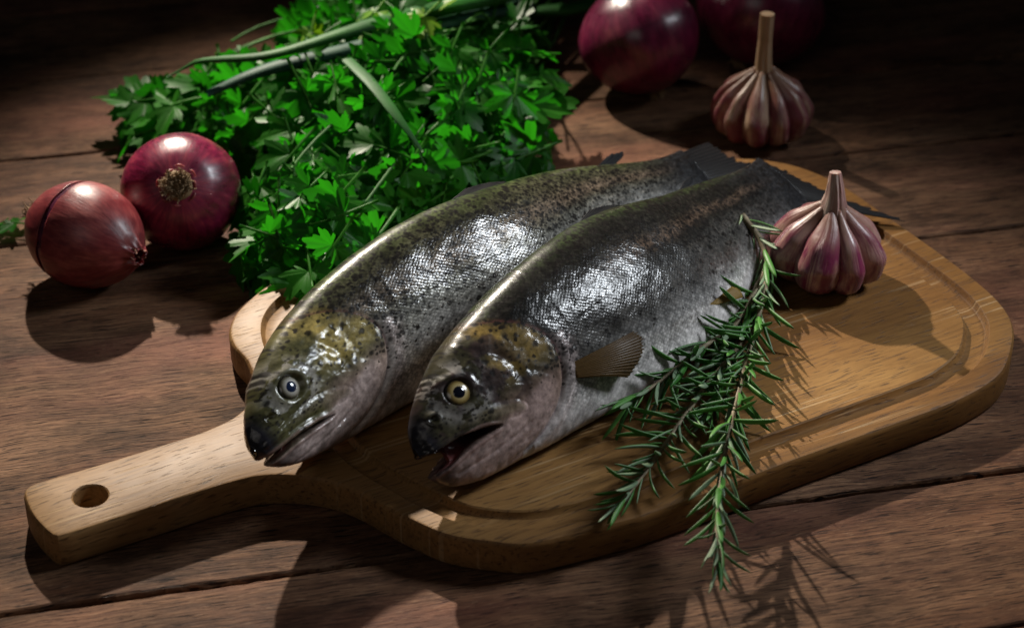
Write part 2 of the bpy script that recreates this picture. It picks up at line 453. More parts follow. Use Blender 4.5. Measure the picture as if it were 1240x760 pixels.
def fin_material(name, c0, c1, dark):
    m = M(name); r = m.attr('rest').outputs['Vector']
    s = m.n('ShaderNodeSeparateXYZ'); m.put(s.inputs[0], r)
    rays = m.math('SINE', m.math('MULTIPLY', s.outputs[1], 2 * math.pi * 15))
    c = m.mix(s.outputs[0], c0, c1)
    c = m.mix(m.ramp(rays, (.1, 0.0), (1.0, .3)), c, dark)
    n = m.noise(m.map(r, (8, 14, 1)), 1.0, 4)
    c = m.mix(m.ramp(n, (.55, 0.0), (.72, .6)), c, dark)
    m.set(color=c, rough=.5, coat=.12, coat_rough=.3, spec=.2, normal=m.bump(m.math('ADD', rays, m.math('MULTIPLY', n, 4.0)), .22, .0004))
    m.translucent(m.mix(.4, c, c1), .28)
    return m.m

def build_fish(name, label, ctrl, tilt, S, front, kt):
    """local frame: s along the body from the snout, d towards the back, w out of the visible flank"""
    root = empty(name, (ctrl[0][0], ctrl[0][1], BT))
    tag(root, label, 'fish', 'whole trout on the board')
    LB = .310
    K = np.array([  # s, top, bottom, half thickness
        (0.000, .0010, -.0040, .0022), (.0015, .0050, -.0080, .0058), (.004, .0092, -.0130, .0088), (.008, .0136, -.0172, .0112), (.014, .0185, -.0212, .0138), (.022, .0236, -.0250, .0165),
        (.034, .0300, -.0292, .0195), (.050, .0350, -.0334, .0222), (.068, .0388, -.0366, .0238), (.085, .0412, -.0388, .0248), (.11, .0436, -.0418, .0258), (.14, .0448, -.0432, .0256),
        (.17, .0436, -.0418, .0240), (.20, .0396, -.0376, .0208), (.23, .0330, -.0312, .0164), (.26, .0252, -.0238, .0116), (.285, .0192, -.0180, .0080), (.300, .0172, -.0162, .0060), (.310, .0170, -.0162, .0042)])
    s = np.unique(np.concatenate([[0, .0004, .0008], np.arange(.0012, .09, .00042), np.arange(.09, .31, .00095), [.31]]))
    top = np.interp(s, K[:, 0], K[:, 1]); bot = np.interp(s, K[:, 0], K[:, 2]); thk = np.interp(s, K[:, 0], K[:, 3])
    def sm(a, it=60):
        for _ in range(it):
            b = a.copy(); b[1:-1] = .25 * a[:-2] + .5 * a[1:-1] + .25 * a[2:]; a = np.where((s > .006), b, a)
        return a
    top, bot, thk = sm(top), sm(bot), sm(thk) * kt
    if front:  # dropped lower jaw
        jb = np.interp(s, [0, .0012, .003, .006, .010, .016, .024, .034, .05], [-.006, -.0135, -.0185, -.0222, -.0246, -.0272, -.0296, -.0312, -.0330]); bot = np.minimum(bot, jb)
    nv, nh = 250, 54
    th = np.concatenate([np.linspace(0, np.pi, nv, endpoint=False), np.linspace(np.pi, 2 * np.pi, nh, endpoint=False)])
    S2, T2 = np.meshgrid(s, th, indexing='ij')
    TOP, BOT, THK = [np.broadcast_to(a[:, None], S2.shape) for a in (top, bot, thk)]
    mid = .5 * (TOP + BOT); half = .5 * (TOP - BOT)
    d = mid + half * np.cos(T2)
    sn = np.sin(T2)
    w = THK * np.sign(sn) * np.abs(sn) ** (0.92)
    vis = (sn > -1e-6)
    tn = (d - mid) / np.maximum(half, 1e-6)
    # ---- features on the surface, all functions of (s, d)
    x, y = S2, d
    edge_fade = np.clip(np.abs(sn) * 2.2, 0, 1)
    ew = np.zeros_like(w)
    # gill cover: a raised plate that ends in a rounded step
    GC = [(.050, .0335), (.0600, .0290), (.0690, .0215), (.0752, .0125), (.0772, .0030), (.0745, -.0095), (.0690, -.0175), (.0598, -.0240), (.0478, -.0275), (.036, -.0290)]
    GCs = catmull(GC, 8)
    
    gd, gf = seg_dist(x, y, GCs)
    gx = np.interp(y, GCs[::-1, 1], GCs[::-1, 0])
    inside_g = (x < gx) & (y < .033)
    plate = np.where(inside_g, 1.0, 0.0) * sstep(.040, .062, x)
    low_g = sstep(.30, .62, gf)
    ew += .0013 * np.where(inside_g, sstep(0, .0022, gd), 0) * sstep(.035, .060, x) * low_g
    ew -= .0011 * np.where(~inside_g, np.exp(-(gd / .0016) ** 2), 0) * low_g * (x > .03)
    # soft collar behind the gill opening
    ew += .0010 * np.where(~inside_g, np.exp(-((gd - .0045) / .0024) ** 2), 0) * (x > .05) * low_g
    # cheek lines
    PO = catmull([(.0500, .0180), (.0540, .0110), (.0545, .0030), (.0520, -.0060), (.0470, -.0130), (.0380, -.0180)], 8)
    pd, pf = seg_dist(x, y, PO); ew -= .0006 * np.exp(-(pd / .0020) ** 2)
    OP2 = catmull([(.0550, .0060), (.0640, .0000), (.0720, -.0100)], 8)
    od, _ = seg_dist(x, y, OP2); ew -= .0002 * np.exp(-(od / .0012) ** 2)
    for k in range(5):  # folds under the gill cover
        fl = catmull([(.040 + .0035 * k, -.0235 - .0006 * k), (.0520 + .004 * k, -.0215 + .0003 * k), (.0640 + .0034 * k, -.0165 + .0026 * k)], 6)
        fd, _ = seg_dist(x, y, fl); ew -= .00025 * np.exp(-(fd / .0008) ** 2)
    # eye socket
    ex, ey, er = .0262, .0118, .0063
    e = np.hypot(x - ex, y - ey)
    ew -= .0030 * sstep(er * 1.08, er * .70, e)
    ew += .0004 * np.exp(-((e - er * 1.25) / .0016) ** 2)
    brow = np.exp(-((x - ex + .001) / .007) ** 2 - ((y - ey - er * 1.25) / .0022) ** 2); ew += .0012 * brow
    # nostril
    nd = np.hypot((x - .0110), (y - .0075)); ew += .0007 * np.exp(-((nd - .0024) / .0010) ** 2) - .0012 * np.exp(-(nd / .0015) ** 2)
    # upper jaw bone
    MX = catmull([(.0040, -.0020), (.0160, -.0012), (.0300, -.0030), (.0420, -.0068), (.0490, -.0098)], 8)
    md_, mf = seg_dist(x, y, MX)
    mwid = np.interp(mf, [0, .3, .75, .95, 1], [.0016, .0021, .0032, .0026, .0018])
    ew += .0005 * sstep(1.4, .3, md_ / mwid) - .0002 * np.exp(-((md_ / mwid - 1.45) / .25) ** 2)
    # mouth: a wedge between two lip lines
    if front:
        up = [(0, -.0052), (.006, -.0052), (.016, -.0052), (.028, -.0078), (.036, -.0110)]
        lo = [(0, -.0150), (.005, -.0147), (.012, -.0132), (.022, -.0118), (.036, -.0116)]
        xc = .036
    else:
        up = [(0, -.0072), (.006, -.0073), (.016, -.0080), (.028, -.0105), (.037, -.0135)]
        lo = [(0, -.0112), (.006, -.0110), (.012, -.0106), (.022, -.0116), (.037, -.0139)]
        xc = .037
    up = np.array(up); lo = np.array(lo)
    yu = np.interp(x, up[:, 0], up[:, 1]); yl = np.interp(x, lo[:, 0], lo[:, 1])
    gap = np.minimum(yu - y, y - yl)
    mouth = sstep(-.0002, .0009, gap) * (x < xc)
    lip = np.exp(-((gap + .0012) / .0009) ** 2) * sstep(xc + .004, xc - .006, x)
    ew += .0007 * lip
    # lower jaw sides: soft wrinkle below the lip
    jl = catmull([(.010, -.0195), (.024, -.0200), (.038, -.0195), (.050, -.0180)], 6); jd, _ = seg_dist(x, y, jl)
    ew -= .0006 * np.exp(-(jd / .0010) ** 2)
    # lateral line, gentle body wrinkles, belly hollow
    ew -= .00008 * np.exp(-((y - .0035 - .004 * np.sin(x * 14)) / .0009) ** 2) * sstep(.085, .10, x)
    ew += (fbm(x * 60, y * 60, 11 + front) - .5) * (.0016 + .0016 * sstep(.075, .05, x)) + (fbm(x * 190, y * 220, 21 + front) - .5) * .0007 * sstep(.09, .06, x)
    bel = np.exp(-((tn + .70) / .16) ** 2) * sstep(.085, .10, x) * sstep(.20, .15, x)
    ew -= .0016 * bel
    ew *= edge_fade
    w = w + np.sign(w) * np.where(np.abs(w) + ew > 0, ew, -np.abs(w) * .8)
    w = np.where(mouth > 0, w * (1 - mouth) + np.sign(w) * np.minimum(np.abs(w), .0012) * mouth, w)
    rec = mouth * .013 * sstep(.030, .004, x)
    # nape notch: step where head skin meets scales
    NL = catmull([(.054, .0400), (.0570, .0345), (.0605, .0290), (.0690, .0215)], 8); nd2, _ = seg_dist(x, y, NL)
    w = w - np.sign(w) * .0001 * np.exp(-(nd2 / .0016) ** 2) * edge_fade
    # ---- paint (pigment of the skin only)
    def lerp(a, b, t): return a + (b - a) * t[..., None]
    C = lambda *c: np.broadcast_to(np.array(c, float), S2.shape + (3,)).copy()
    n1 = fbm(x * 90, y * 90, 31 + front); n2 = fbm(x * 260, y * 260, 41 + front); n3 = fbm(x * 40, y * 55, 51 + front)
    t = tn + (n3 - .5) * .25
    if front:
        P = C(.016, .015, .012)
        P = lerp(P, C(.034, .050, .016), sstep(.80, .97, t) * .7)
        P = lerp(P, C(.095, .064, .045), np.exp(-((t - .40) / .10) ** 2) * sstep(.09, .15, x) * .8)
        P = lerp(P, C(.058, .054, .049), sstep(.30, -.10, t))
        P = lerp(P, C(.230, .224, .218), sstep(-.18, -.55, t))
        P = lerp(P, C(.50, .47, .46), sstep(-.42, -.72, t))
    else:
        P = C(.055, .054, .030)
        P = lerp(P, C(.055, .075, .022), sstep(.75, .97, t) * .7)
        P = lerp(P, C(.190, .135, .100), np.exp(-((t - .45) / .17) ** 2) * .65)
        P = lerp(P, C(.180, .174, .155), sstep(.40, .0, t))
        P = lerp(P, C(.36, .35, .335), sstep(.0, -.40, t))
        P = lerp(P, C(.52, .48, .46), sstep(-.45, -.75, t))
    P *= (1 + .9 * (n1 - .5) + .7 * (n2 - .5))[..., None]
    head = sstep(.0015, -.0015, np.minimum(np.where(inside_g | (x < .04), -gd, gd), 1)) * 1.0
    gsig = np.where(inside_g | (x < .045), gd, -gd)
    soft = .0008 + .0070 * sstep(.42, .05, gf)
    head = sstep(-soft, soft, gsig + (n1 - .5) * soft)
    head = np.where((y > .024) & (x > .040), sstep(.066, .054, x + (y - .029) * .5 + (n1 - .5) * .012), np.where(x < .040, 1.0, head))
    P = lerp(P, C(.020, .020, .022), sstep(.255, .304, x + (n1 - .5) * .02))
    Hc = C(.040, .036, .020) if front else C(.085, .080, .034)
    # cheeks and gill cover: yellow-olive above, rosy grey below
    yel = C(.245, .160, .045) if front else C(.33, .25, .075)
    gz = sstep(.040, .056, x + (n1 - .5) * .02) * sstep(.000, .010, y + (n3 - .5) * .01) * sstep(.036, .029, y)
    Hc = lerp(Hc, yel, gz * np.clip(.35 + 1.3 * n1, 0, 1) * .85)
    rosy = C(.225, .150, .120) if front else C(.32, .235, .200)
    Hc = lerp(Hc, rosy, sstep(.006, -.010, y + (n3 - .5) * .012) * sstep(.030, .045, x) * .9)
    if front:
        bl = sstep(.45, .58, fbm(x * 130, y * 130, 77)) * sstep(.066, .050, x) * sstep(-.012, .0, y)
        Hc = lerp(Hc, C(.040, .026, .026), bl * .9)
    jawc = C(.30, .215, .195) if front else C(.36, .285, .265)
    jm = sstep(-.0095, -.0135, y - np.where(x < .036, 0, (x - .036) * .25)) * sstep(.075, .06, x)
    Hc = lerp(Hc, jawc, jm * (.72 + .5 * n2).clip(0, 1))
    sil = np.exp(-((e - er * 1.75) / .0032) ** 2) * (n2 > .46)          # silvery skin round the eye
    Hc = lerp(Hc, C(.34, .32, .30), sil * .55)
    Hc = lerp(Hc, C(.17, .14, .09), sstep(1.0, .5, md_ / mwid) * .45 * sstep(.010, .03, x))
    Hc = lerp(Hc, C(.018, .017, .022), sstep(.011, .004, x) * sstep(-.010, -.004, y))
    tipj = sstep(.0115, .005, x) * sstep(-.0115, -.0145, y) * (1.0 if front else .5)
    Hc = lerp(Hc, C(.03, .027, .03), tipj * .85)
    Hc *= (1 + .8 * (n1 - .5) + .8 * (n2 - .5))[..., None]
    P = lerp(P, Hc, head)
    inner = lerp(C(.17, .040, .040), C(.05, .010, .012), sstep(.004, .022, x))
    P = lerp(P, inner, mouth * .97)
    P = lerp(P, C(.28, .17, .15), lip * .5 * (y < -.005))
    slit = np.where(~inside_g, np.exp(-(gd / .0013) ** 2), 0) * (x > .045)
    P = lerp(P, C(.10, .035, .035), slit * .7)
    coll = np.where(~inside_g, np.exp(-((gd - .006) / .004) ** 2), 0) * (x > .05) * sstep(.014, .004, y)
    P = lerp(P, C(.42, .34, .33), coll * .6)
    P = np.clip(P, .004, .8)
    # ---- masks
    scl = (1 - head) * sstep(.0, .006, np.where(inside_g, 0, gd)) * sstep(-.95, -.55, tn + (n3 - .5) * .3) * (.25 + .75 * sstep(.98, .65, tn))
    dens = ((.92 if front else .80) * sstep(-.30, .30, t) + .10 * sstep(-.6, -.2, t)) * (1 - head) + head * sstep(-.009, -.001, y) * .34 * sstep(er * 1.1, er * 1.4, e)
    dens *= (1 - mouth)
    shine = (1 - head) * (.30 + .70 * sstep(.55, .0, t)) * sstep(-.98, -.6, tn) + head * .12
    mask = np.stack([scl, dens, shine], -1)
    # ---- place along the spine
    cp = resample(catmull([(a, b, 0) for a, b in ctrl], 24), 200)
    arc = np.r_[0, np.cumsum(np.linalg.norm(np.diff(cp, axis=0), axis=1))]
    sw = s * S * (arc[-1] / (LB * S))
    def frame(q):
        X = np.stack([np.interp(q, arc, cp[:, k]) for k in (0, 1)], -1)
        h = .006
        X1 = np.stack([np.interp(q + h, arc, cp[:, k]) for k in (0, 1)], -1); X0 = np.stack([np.interp(q - h, arc, cp[:, k]) for k in (0, 1)], -1)
        T = X1 - X0; T /= np.linalg.norm(T, axis=-1)[..., None]
        return X, T
    X, T = frame(sw)
    k5 = np.ones(31) / 31
    T = np.stack([np.convolve(np.pad(T[:, i], 15, mode='edge'), k5, 'valid') for i in (0, 1)], 1); T /= np.linalg.norm(T, axis=1)[:, None]
    tl = np.radians(np.interp(s, [0, .08, .2, .31], tilt))
    N = np.stack([-T[:, 1], T[:, 0], 0 * s], 1)
    Zv = np.array([0, 0, 1.0])
    Dv = np.cos(tl)[:, None] * N + np.sin(tl)[:, None] * Zv
    Wv = -np.sin(tl)[:, None] * N + np.cos(tl)[:, None] * Zv
    low = (d * S * np.sin(tl)[:, None] + w * S * np.cos(tl)[:, None]).min(1)
    zc = -low
    i6 = np.searchsorted(s, .055)
    zc[:i6] = np.interp(s[:i6], [0, .055], [zc[i6] * (.93 if front else 1.0), zc[i6]])
    zc = np.convolve(np.pad(zc, 20, mode='edge'), np.ones(41) / 41, 'valid') + .0002
    Cn = np.concatenate([X, (zc + 0)[:, None]], 1)
    base = np.array([ctrl[0][0], ctrl[0][1], 0])
    def place(si, dd, ww):
        """local (s, d, w) to the root's frame"""
        f = lambda A: np.stack([np.interp(si, s, A[:, k]) for k in range(3)], -1)
        ext = np.maximum(0, np.asarray(si) - LB)[..., None] * S * np.array([T[-1][0], T[-1][1], 0])
        return f(Cn) + ext + f(Dv) * (np.asarray(dd) * S)[..., None] + f(Wv) * (np.asarray(ww) * S)[..., None] - base
    V = Cn[:, None] + Dv[:, None] * (d * S)[..., None] + Wv[:, None] * (w * S)[..., None] - base
    V = V + (rec * S)[..., None] * np.concatenate([T, 0 * T[:, :1]], 1)[:, None]
    nt = len(th)
    F = grid_faces(len(s), nt, True); F.append(tuple(range(nt))); F.append(tuple((len(s) - 1) * nt + j for j in reversed(range(nt))))
    me = mesh('body', V.reshape(-1, 3), F, fish_material(name + '_skin', front))
    vattr(me, 'rest', np.stack([x, y, 0 * x], -1).reshape(-1, 3)); vattr(me, 'paint', P.reshape(-1, 3)); vattr(me, 'mask', mask.reshape(-1, 3))
    # outward normals
    bm = bmesh.new(); bm.from_mesh(me); vol = bm.calc_volume(signed=True); bm.free()
    if vol < 0: me.flip_normals()
    obj('body', me, root)
    def wsurf(si, dd):
        i = np.searchsorted(s, si); j = np.argmin(np.abs(d[i, :nv] - dd)); return w[i, j]
    # ---- eye on the visible side
    wb = np.interp(ex, s, thk) * np.sin(np.arccos((ey - .5 * (np.interp(ex, s, top) + np.interp(ex, s, bot))) / (.5 * (np.interp(ex, s, top) - np.interp(ex, s, bot)))))
    c0 = place(np.array([ex]), np.array([ey]), np.array([wb]))[0]
    gx_ = (place(np.array([ex + .004]), np.array([ey]), np.array([wb * 1.06])) - place(np.array([ex - .004]), np.array([ey]), np.array([wb * .94])))[0]
    gy_ = (place(np.array([ex]), np.array([ey + .004]), np.array([wb * .93])) - place(np.array([ex]), np.array([ey - .004]), np.array([wb * 1.05])))[0]
    gx_ /= np.linalg.norm(gx_); nz_ = np.cross(gx_, gy_); nz_ /= np.linalg.norm(nz_)
    wref = place(np.array([ex]), np.array([ey]), np.array([wb + .01]))[0] - c0
    if nz_ @ wref < 0: nz_ = -nz_
    gy_ = np.cross(nz_, gx_)
    Mx = Matrix(np.column_stack([gx_, gy_, nz_]).tolist()).to_4x4(); Mx.translation = Vector(c0)
    r_ = er * S * .98
    ph = np.linspace(0, np.pi / 2 * .98, 22); az = np.linspace(0, 2 * np.pi, 48, endpoint=False)
    PH, AZ = np.meshgrid(ph, az, indexing='ij')
    EV = np.stack([r_ * np.sin(PH) * np.cos(AZ), r_ * np.sin(PH) * np.sin(AZ), r_ * .42 * np.cos(PH) - .0020 * S], -1).reshape(-1, 3)
    em = M(name + '_eye')
    rr = m_r = em.attr('rr').outputs['Fac']
    nz2 = em.noise(em.obj(), 700, 3)
    rr2 = em.math('ADD', rr, em.math('MULTIPLY', em.math('SUBTRACT', nz2, .5), .10))
    if front: st = [(.0, (.10, .075, .03)), (.50, (.42, .33, .16)), (.62, (.36, .27, .10)), (.80, (.16, .105, .03)), (.92, (.03, .025, .015)), (1.0, (.015, .013, .01))]
    else: st = [(.0, (.16, .15, .12)), (.50, (.46, .44, .40)), (.66, (.34, .32, .27)), (.80, (.13, .115, .075)), (.90, (.04, .035, .025)), (1.0, (.015, .013, .01))]
    em.set(color=em.ramp(rr2, *st), rough=.25, coat=1.0, coat_rough=.04, spec=.5)
    eme = mesh('eye', EV, grid_faces(22, 48, True) + [tuple(reversed(range(48)))], em.m, fix=False)
    vattr(eme, 'rr', np.sin(PH).ravel())
    eo = obj('eye', eme, root); eo.matrix_local = Mx
    # pupil, slightly drawn out towards the snout
    pr = r_ * .44
    q = np.linspace(0, 1, 8)[:, None] * np.ones(40)[None]; a2 = np.broadcast_to(np.linspace(0, 2 * np.pi, 40, endpoint=False)[None], q.shape)
    rp = pr * q * (1 + .16 * np.maximum(0, -np.cos(a2)) ** 3)
    zr = r_ * .42 * np.sqrt(np.maximum(0, 1 - (rp / r_) ** 2)) - .0020 * S + .00025 * (1 - q ** 4) + .00002
    PV = np.stack([rp * np.cos(a2), rp * np.sin(a2), zr], -1).reshape(-1, 3)
    pm = simple(name + '_pupil', (.004, .005, .010) if front else (.012, .022, .06), .12, coat=1.0, coat_rough=.03)
    po = obj('pupil', mesh('pupil', PV, grid_faces(8, 40, True), pm.m), eo)
    # ---- fins
    fm = fin_material(name + '_fin', (.15, .082, .024), (.07, .040, .014), (.018, .012, .008))
    fdk = fin_material(name + '_dark_fin', (.012, .012, .013), (.009, .009, .011), (.004, .004, .005))
    fyl = fin_material(name + '_pelvic_fin', (.30, .20, .07), (.26, .16, .03), (.10, .06, .02))
    def fin(nm, base_a, base_b, tip_a, tip_b, mat, world=False, nu=26, nv_=44, bulge=.12, thick=.0009, rag=.04, wlift=None, seed=1):
        """fan of rays between two rays a and b; all corners in local (s, d, w)"""
        u = np.linspace(0, 1, nu)[:, None]; v = np.linspace(0, 1, nv_)[None]
        ba, bb, ta, tb = [np.array(z_, float) for z_ in (base_a, base_b, tip_a, tip_b)]
        B = ba + (bb - ba) * v[..., None]; E2 = ta + (tb - ta) * v[..., None]
        ln = 1 + bulge * np.sin(np.pi * v) + rag * (vnoise(v * 22, v * 0 + seed, 5) - .5) + .02 * np.sin(2 * np.pi * 15 * v)
        Q = B + (E2 - B) * (u * ln)[..., None]
        cor = .00022 * np.sin(2 * np.pi * 15 * v) * (.2 + u)
        Q[..., 2] += cor
        if wlift is not None: Q[..., 2] += wlift(u, v)
        ths = thick * (1.05 - u * .85)
        if world:
            o_ = np.array([ctrl[0][0], ctrl[0][1], BT]); up_ = np.array([0, 0, 1.0]) * (ths * .5)[..., None] * np.ones((nu, nv_, 1))
            Va = (Q - o_ + up_).reshape(-1, 3); Vb = (Q - o_ - up_).reshape(-1, 3)
        else: Va = place(Q[..., 0], Q[..., 1], Q[..., 2] + ths * .5).reshape(-1, 3)
        if not world: Vb = place(Q[..., 0], Q[..., 1], Q[..., 2] - ths * .5).reshape(-1, 3)
        n = nu * nv_
        Fa = grid_faces(nu, nv_); Fb = [tuple(i + n for i in reversed(f)) for f in Fa]
        rim = [i for i in range(nv_)] + [i * nv_ + nv_ - 1 for i in range(1, nu)] + [(nu - 1) * nv_ + j for j in range(nv_ - 2, -1, -1)] + [i * nv_ for i in range(nu - 2, 0, -1)]
        Fs = [(rim[i], rim[(i + 1) % len(rim)], rim[(i + 1) % len(rim)] + n, rim[i] + n) for i in range(len(rim))]
        me_ = mesh(nm, np.vstack([Va, Vb]), Fa + Fb + Fs, mat, fix=True)
        r3 = np.stack([u + 0 * v, v + 0 * u, 0 * u * v], -1).reshape(-1, 3)
        vattr(me_, 'rest', np.vstack([r3, r3]))
        return obj(nm, me_, root)
    def wp_(a, b): return place(np.array([a]), np.array([b]), np.array([0.0]))[0] + np.array([ctrl[0][0], ctrl[0][1], BT])
    if front:
        w0 = wsurf(.083, -.0105)
        fin('pectoral_fin', (.0805, -.0070, w0 - .001), (.0815, -.0145, w0 - .001), (.1185, -.0125, .0240), (.1050, -.0290, .0205), fm, bulge=.16, wlift=lambda u, v: .0035 * np.sin(np.pi * u) + .002 * np.sin(np.pi * v) * u, seed=2)
        wp = wsurf(.180, -.025)
        fin('pelvic_fin', (.1740, -.0245, wp), (.1800, -.0270, wp - .001), (.1900, -.0240, .0190), (.1950, -.0320, .0160), fyl, nv_=30, seed=4)
        fin('dorsal_fin', (.140, .0425, .0), (.178, .0405, .0), (.164, .0478, -.004), (.194, .0418, -.003), fdk, bulge=.25, seed=6)
        fin('tail_fin', wp_(.305, .0150), wp_(.305, -.0150), (.1440, .1500, .0300), (.2225, .0905, .0225), fdk, True, nu=34, nv_=60, bulge=-.18, rag=.10, thick=.0016, seed=8)
        fin('adipose_fin', (.236, .0300, .0), (.243, .0280, .0), (.2480, .0325, .0), (.2520, .0292, .0), fdk, nu=12, nv_=16, rag=.02, bulge=.5, seed=9)
    else:
        fin('dorsal_fin', (.140, .0425, .0), (.178, .0405, .0), (.164, .0478, -.006), (.194, .0418, -.004), fdk, bulge=.25, seed=6)
        fin('tail_fin', wp_(.305, .0150), wp_(.305, -.0150), (.1180, .1800, .0240), (.1640, .1480, .0215), fdk, True, nu=34, nv_=60, bulge=-.18, rag=.10, thick=.0016, seed=8)
        fin('adipose_fin', (.252, .0260, .0), (.262, .0230, .0), (.2640, .0305, .001), (.2720, .0265, .001), fdk, nu=14, nv_=20, rag=.4, bulge=.4, seed=9)
        w0 = wsurf(.089, -.012)
        if False: fin('pectoral_fin', (.0880, -.0100, w0 - .001), (.0890, -.0180, w0 - .001), (.1220, -.0190, .0262), (.1180, -.0280, .0235), fm, bulge=.06, seed=3)
    return root

build_fish('trout', 'silvery olive speckled trout with closed mouth, further from the rosemary',
           [(-.1200, -.1590), (-.0905, -.0996), (-.0465, -.0480), (.0072, .0039), (.0527, .0724), (.1089, .1368)], [57, 57, 47, 33], .97, False, .80)
build_fish('trout', 'dark speckled trout with gaping mouth and golden eye, beside the rosemary',
           [(-.0455, -.1579), (-.0002, -.1060), (.0448, -.0553), (.0854, -.0034), (.1181, .0539), (.1532, .1100)], [52, 52, 39, 33], 1.032, True, .86)

# ------------------------------------------------------------------ onions
def onion_skin(name, c_dark, c_mid, c_light, rough=.34, coat=.35):
    m = M(name); pol = m.attr('pol').outputs['Vector']
    st = m.noise(m.map(pol, (9, 9, 10)), 1.0, 5, .6)
    fine = m.noise(m.map(pol, (38, 38, 16)), 1.0, 3, .6)
    bl = m.noise(m.obj(), 55, 4, .6)
    c = m.ramp(m.math('ADD', m.math('MULTIPLY', st, .6), m.math('MULTIPLY', bl, .4)), (.36, c_dark), (.50, c_mid), (.66, c_light))
    c = m.mix(m.math('MULTIPLY', m.ramp(fine, (.46, 0.0), (.62, .5)), 1.0), c, c_dark)
    h = m.math('ADD', m.math('MULTIPLY', fine, .5), m.math('MULTIPLY', bl, .8))
    m.set(color=c, rough=m.ramp(bl, (.3, rough - .06), (.7, rough + .14)), spec=.45, coat=coat, coat_rough=.25, normal=m.bump(h, .35, .0009), sss=.12, sss_r=(.006, .002, .002), sss_s=1.0)
    return m.m

def revolve(prof, a0=0.0, nu=90, nv=128, wob=.02, seed=0, lo=0.0, hi=1.0, off=0.0, crumple=None, wavy=0.0):
    """surface of revolution about local z from (axial, radius) points; lo..hi picks a stretch of the profile"""
    P = resample(catmull(prof, 16), 600)
    u = np.linspace(lo, hi, nu)[:, None]; v = np.linspace(0, 2 * np.pi, nv, endpoint=False)[None]
    uu = np.clip(u + wavy * (vnoise(np.cos(v) * 3 + 9, np.sin(v) * 3 + 9, seed + 5) - .5) * (1 if wavy else 0) + 0 * v, 0, 1)
    z = np.interp(uu, np.linspace(0, 1, 600), P[:, 0]); r = np.interp(uu, np.linspace(0, 1, 600), P[:, 1])
    cx, sy = np.cos(v), np.sin(v)
    k = 1 + wob * (vnoise(cx * 1.6 + 4 + uu * 2, sy * 1.6 + 7, seed) - .5) * 2 + wob * .5 * (vnoise(cx * 6 + 4, sy * 6 + 7 + uu, seed + 1) - .5)
    if crumple is not None: k = k * (1 + crumple(uu, v))
    r = r * k + off * (1 - .0)
    V = np.stack([r * cx, r * sy, z + 0 * v], -1)
    pol = np.stack([cx + 0 * u, sy + 0 * u, uu], -1)
    return V.reshape(-1, 3), grid_faces(nu, nv, True), pol.reshape(-1, 3)

def orient(o, axis, loc, spin=0.0):
    q = Vector(axis).normalized().to_track_quat('Z', 'Y')
    o.rotation_mode = 'QUATERNION'; o.rotation_quaternion = q @ Matrix.Rotation(spin, 3, 'Z').to_quaternion(); o.location = loc

def closed(V, F, nu, nv):
    return F + [tuple(reversed(range(nv))), tuple((nu - 1) * nv + j for j in range(nv))]

def part_rev(name, prof, mat, parent, nu=90, nv=128, cap=True, solid=0, **kw):
    V, F, pol = revolve(prof, nu=nu, nv=nv, **kw)
    if cap: F = closed(V, F, nu, nv)
    me = mesh(name, V, F, mat); vattr(me, 'pol', pol)
    o = obj(name, me, parent)
    if solid:
        md = o.modifiers.new('thickness', 'SOLIDIFY'); md.thickness = solid; md.offset = -1
    return o

MAT_ROOT = simple('dry_root_fibres', (.23, .15, .075), .8).m
MAT_PURPLE = onion_skin('purple_onion_flesh', (.035, .006, .016), (.075, .010, .034), (.13, .020, .055), .28, .5)
MAT_PINKSKIN = onion_skin('dry_pink_onion_skin', (.10, .010, .014), (.19, .026, .030), (.31, .072, .062), .38, .2)
MAT_REDSKIN = onion_skin('magenta_onion_skin', (.075, .003, .018), (.175, .008, .042), (.32, .034, .060), .28, .5)
MAT_DARKSKIN = onion_skin('dark_purple_onion_skin', (.060, .003, .018), (.130, .007, .040), (.21, .022, .060), .30, .5)
MAT_PAPER = onion_skin('brown_papery_neck', (.10, .035, .025), (.24, .10, .065), (.42, .22, .14), .6, .0)

def roots(parent, z0, r0, n, length, seed, name='root_tuft', down=-1):
    r = random.Random(seed); J = Join()
    for i in range(n):
        a = r.uniform(0, 6.283); q = r0 * math.sqrt(r.random()); L = length * r.uniform(.5, 1.2)
        p = np.array([q * math.cos(a), q * math.sin(a), z0 - down * -0.0008]); d = np.array([math.cos(a) * .5, math.sin(a) * .5, down * 1.0])
        pts = [p]
        for k in range(5):
            d = d + np.array([r.uniform(-.7, .7), r.uniform(-.7, .7), r.uniform(-.5, .25) * -down]); d /= np.linalg.norm(d); pts.append(pts[-1] + d * L / 5)
        J.add(*tube(pts, np.linspace(.00045, .00025, 6), 5))
    return obj(name, J.mesh(name, MAT_ROOT), parent)

# pink dry-skinned onion lying on its side, split skin
P1 = [(-.0395, .0020), (-.0385, .0060), (-.0345, .0112), (-.0265, .0200), (-.0150, .0272), (-.0010, .0300), (.0130, .0276), (.0240, .0212), (.0315, .0135), (.0352, .0082), (.0376, .0058), (.0392, .0050)]
o1 = empty('onion'); tag(o1, 'pinkish brown onion lying on its side with split papery skin', 'onion', 'red onions on the table')
orient(o1, (.84, -.53, -.03), (-.2369, .0640, .0292), 1.0)
part_rev('inner_bulb', P1, MAT_PURPLE, o1, off=-.0009, hi=.93)
cr = lambda u, v: sstep(.88, 1.0, u) * .18 * np.sin(5 * v + 7 * u) + sstep(.90, 1.0, u) * .10 * np.sin(11 * v) + .010 * np.sin(3 * v + 1)
s1 = part_rev('outer_skin', P1, MAT_PINKSKIN, o1, cap=False, solid=.0005, lo=0.0, hi=.415, wob=.022, wavy=.035)
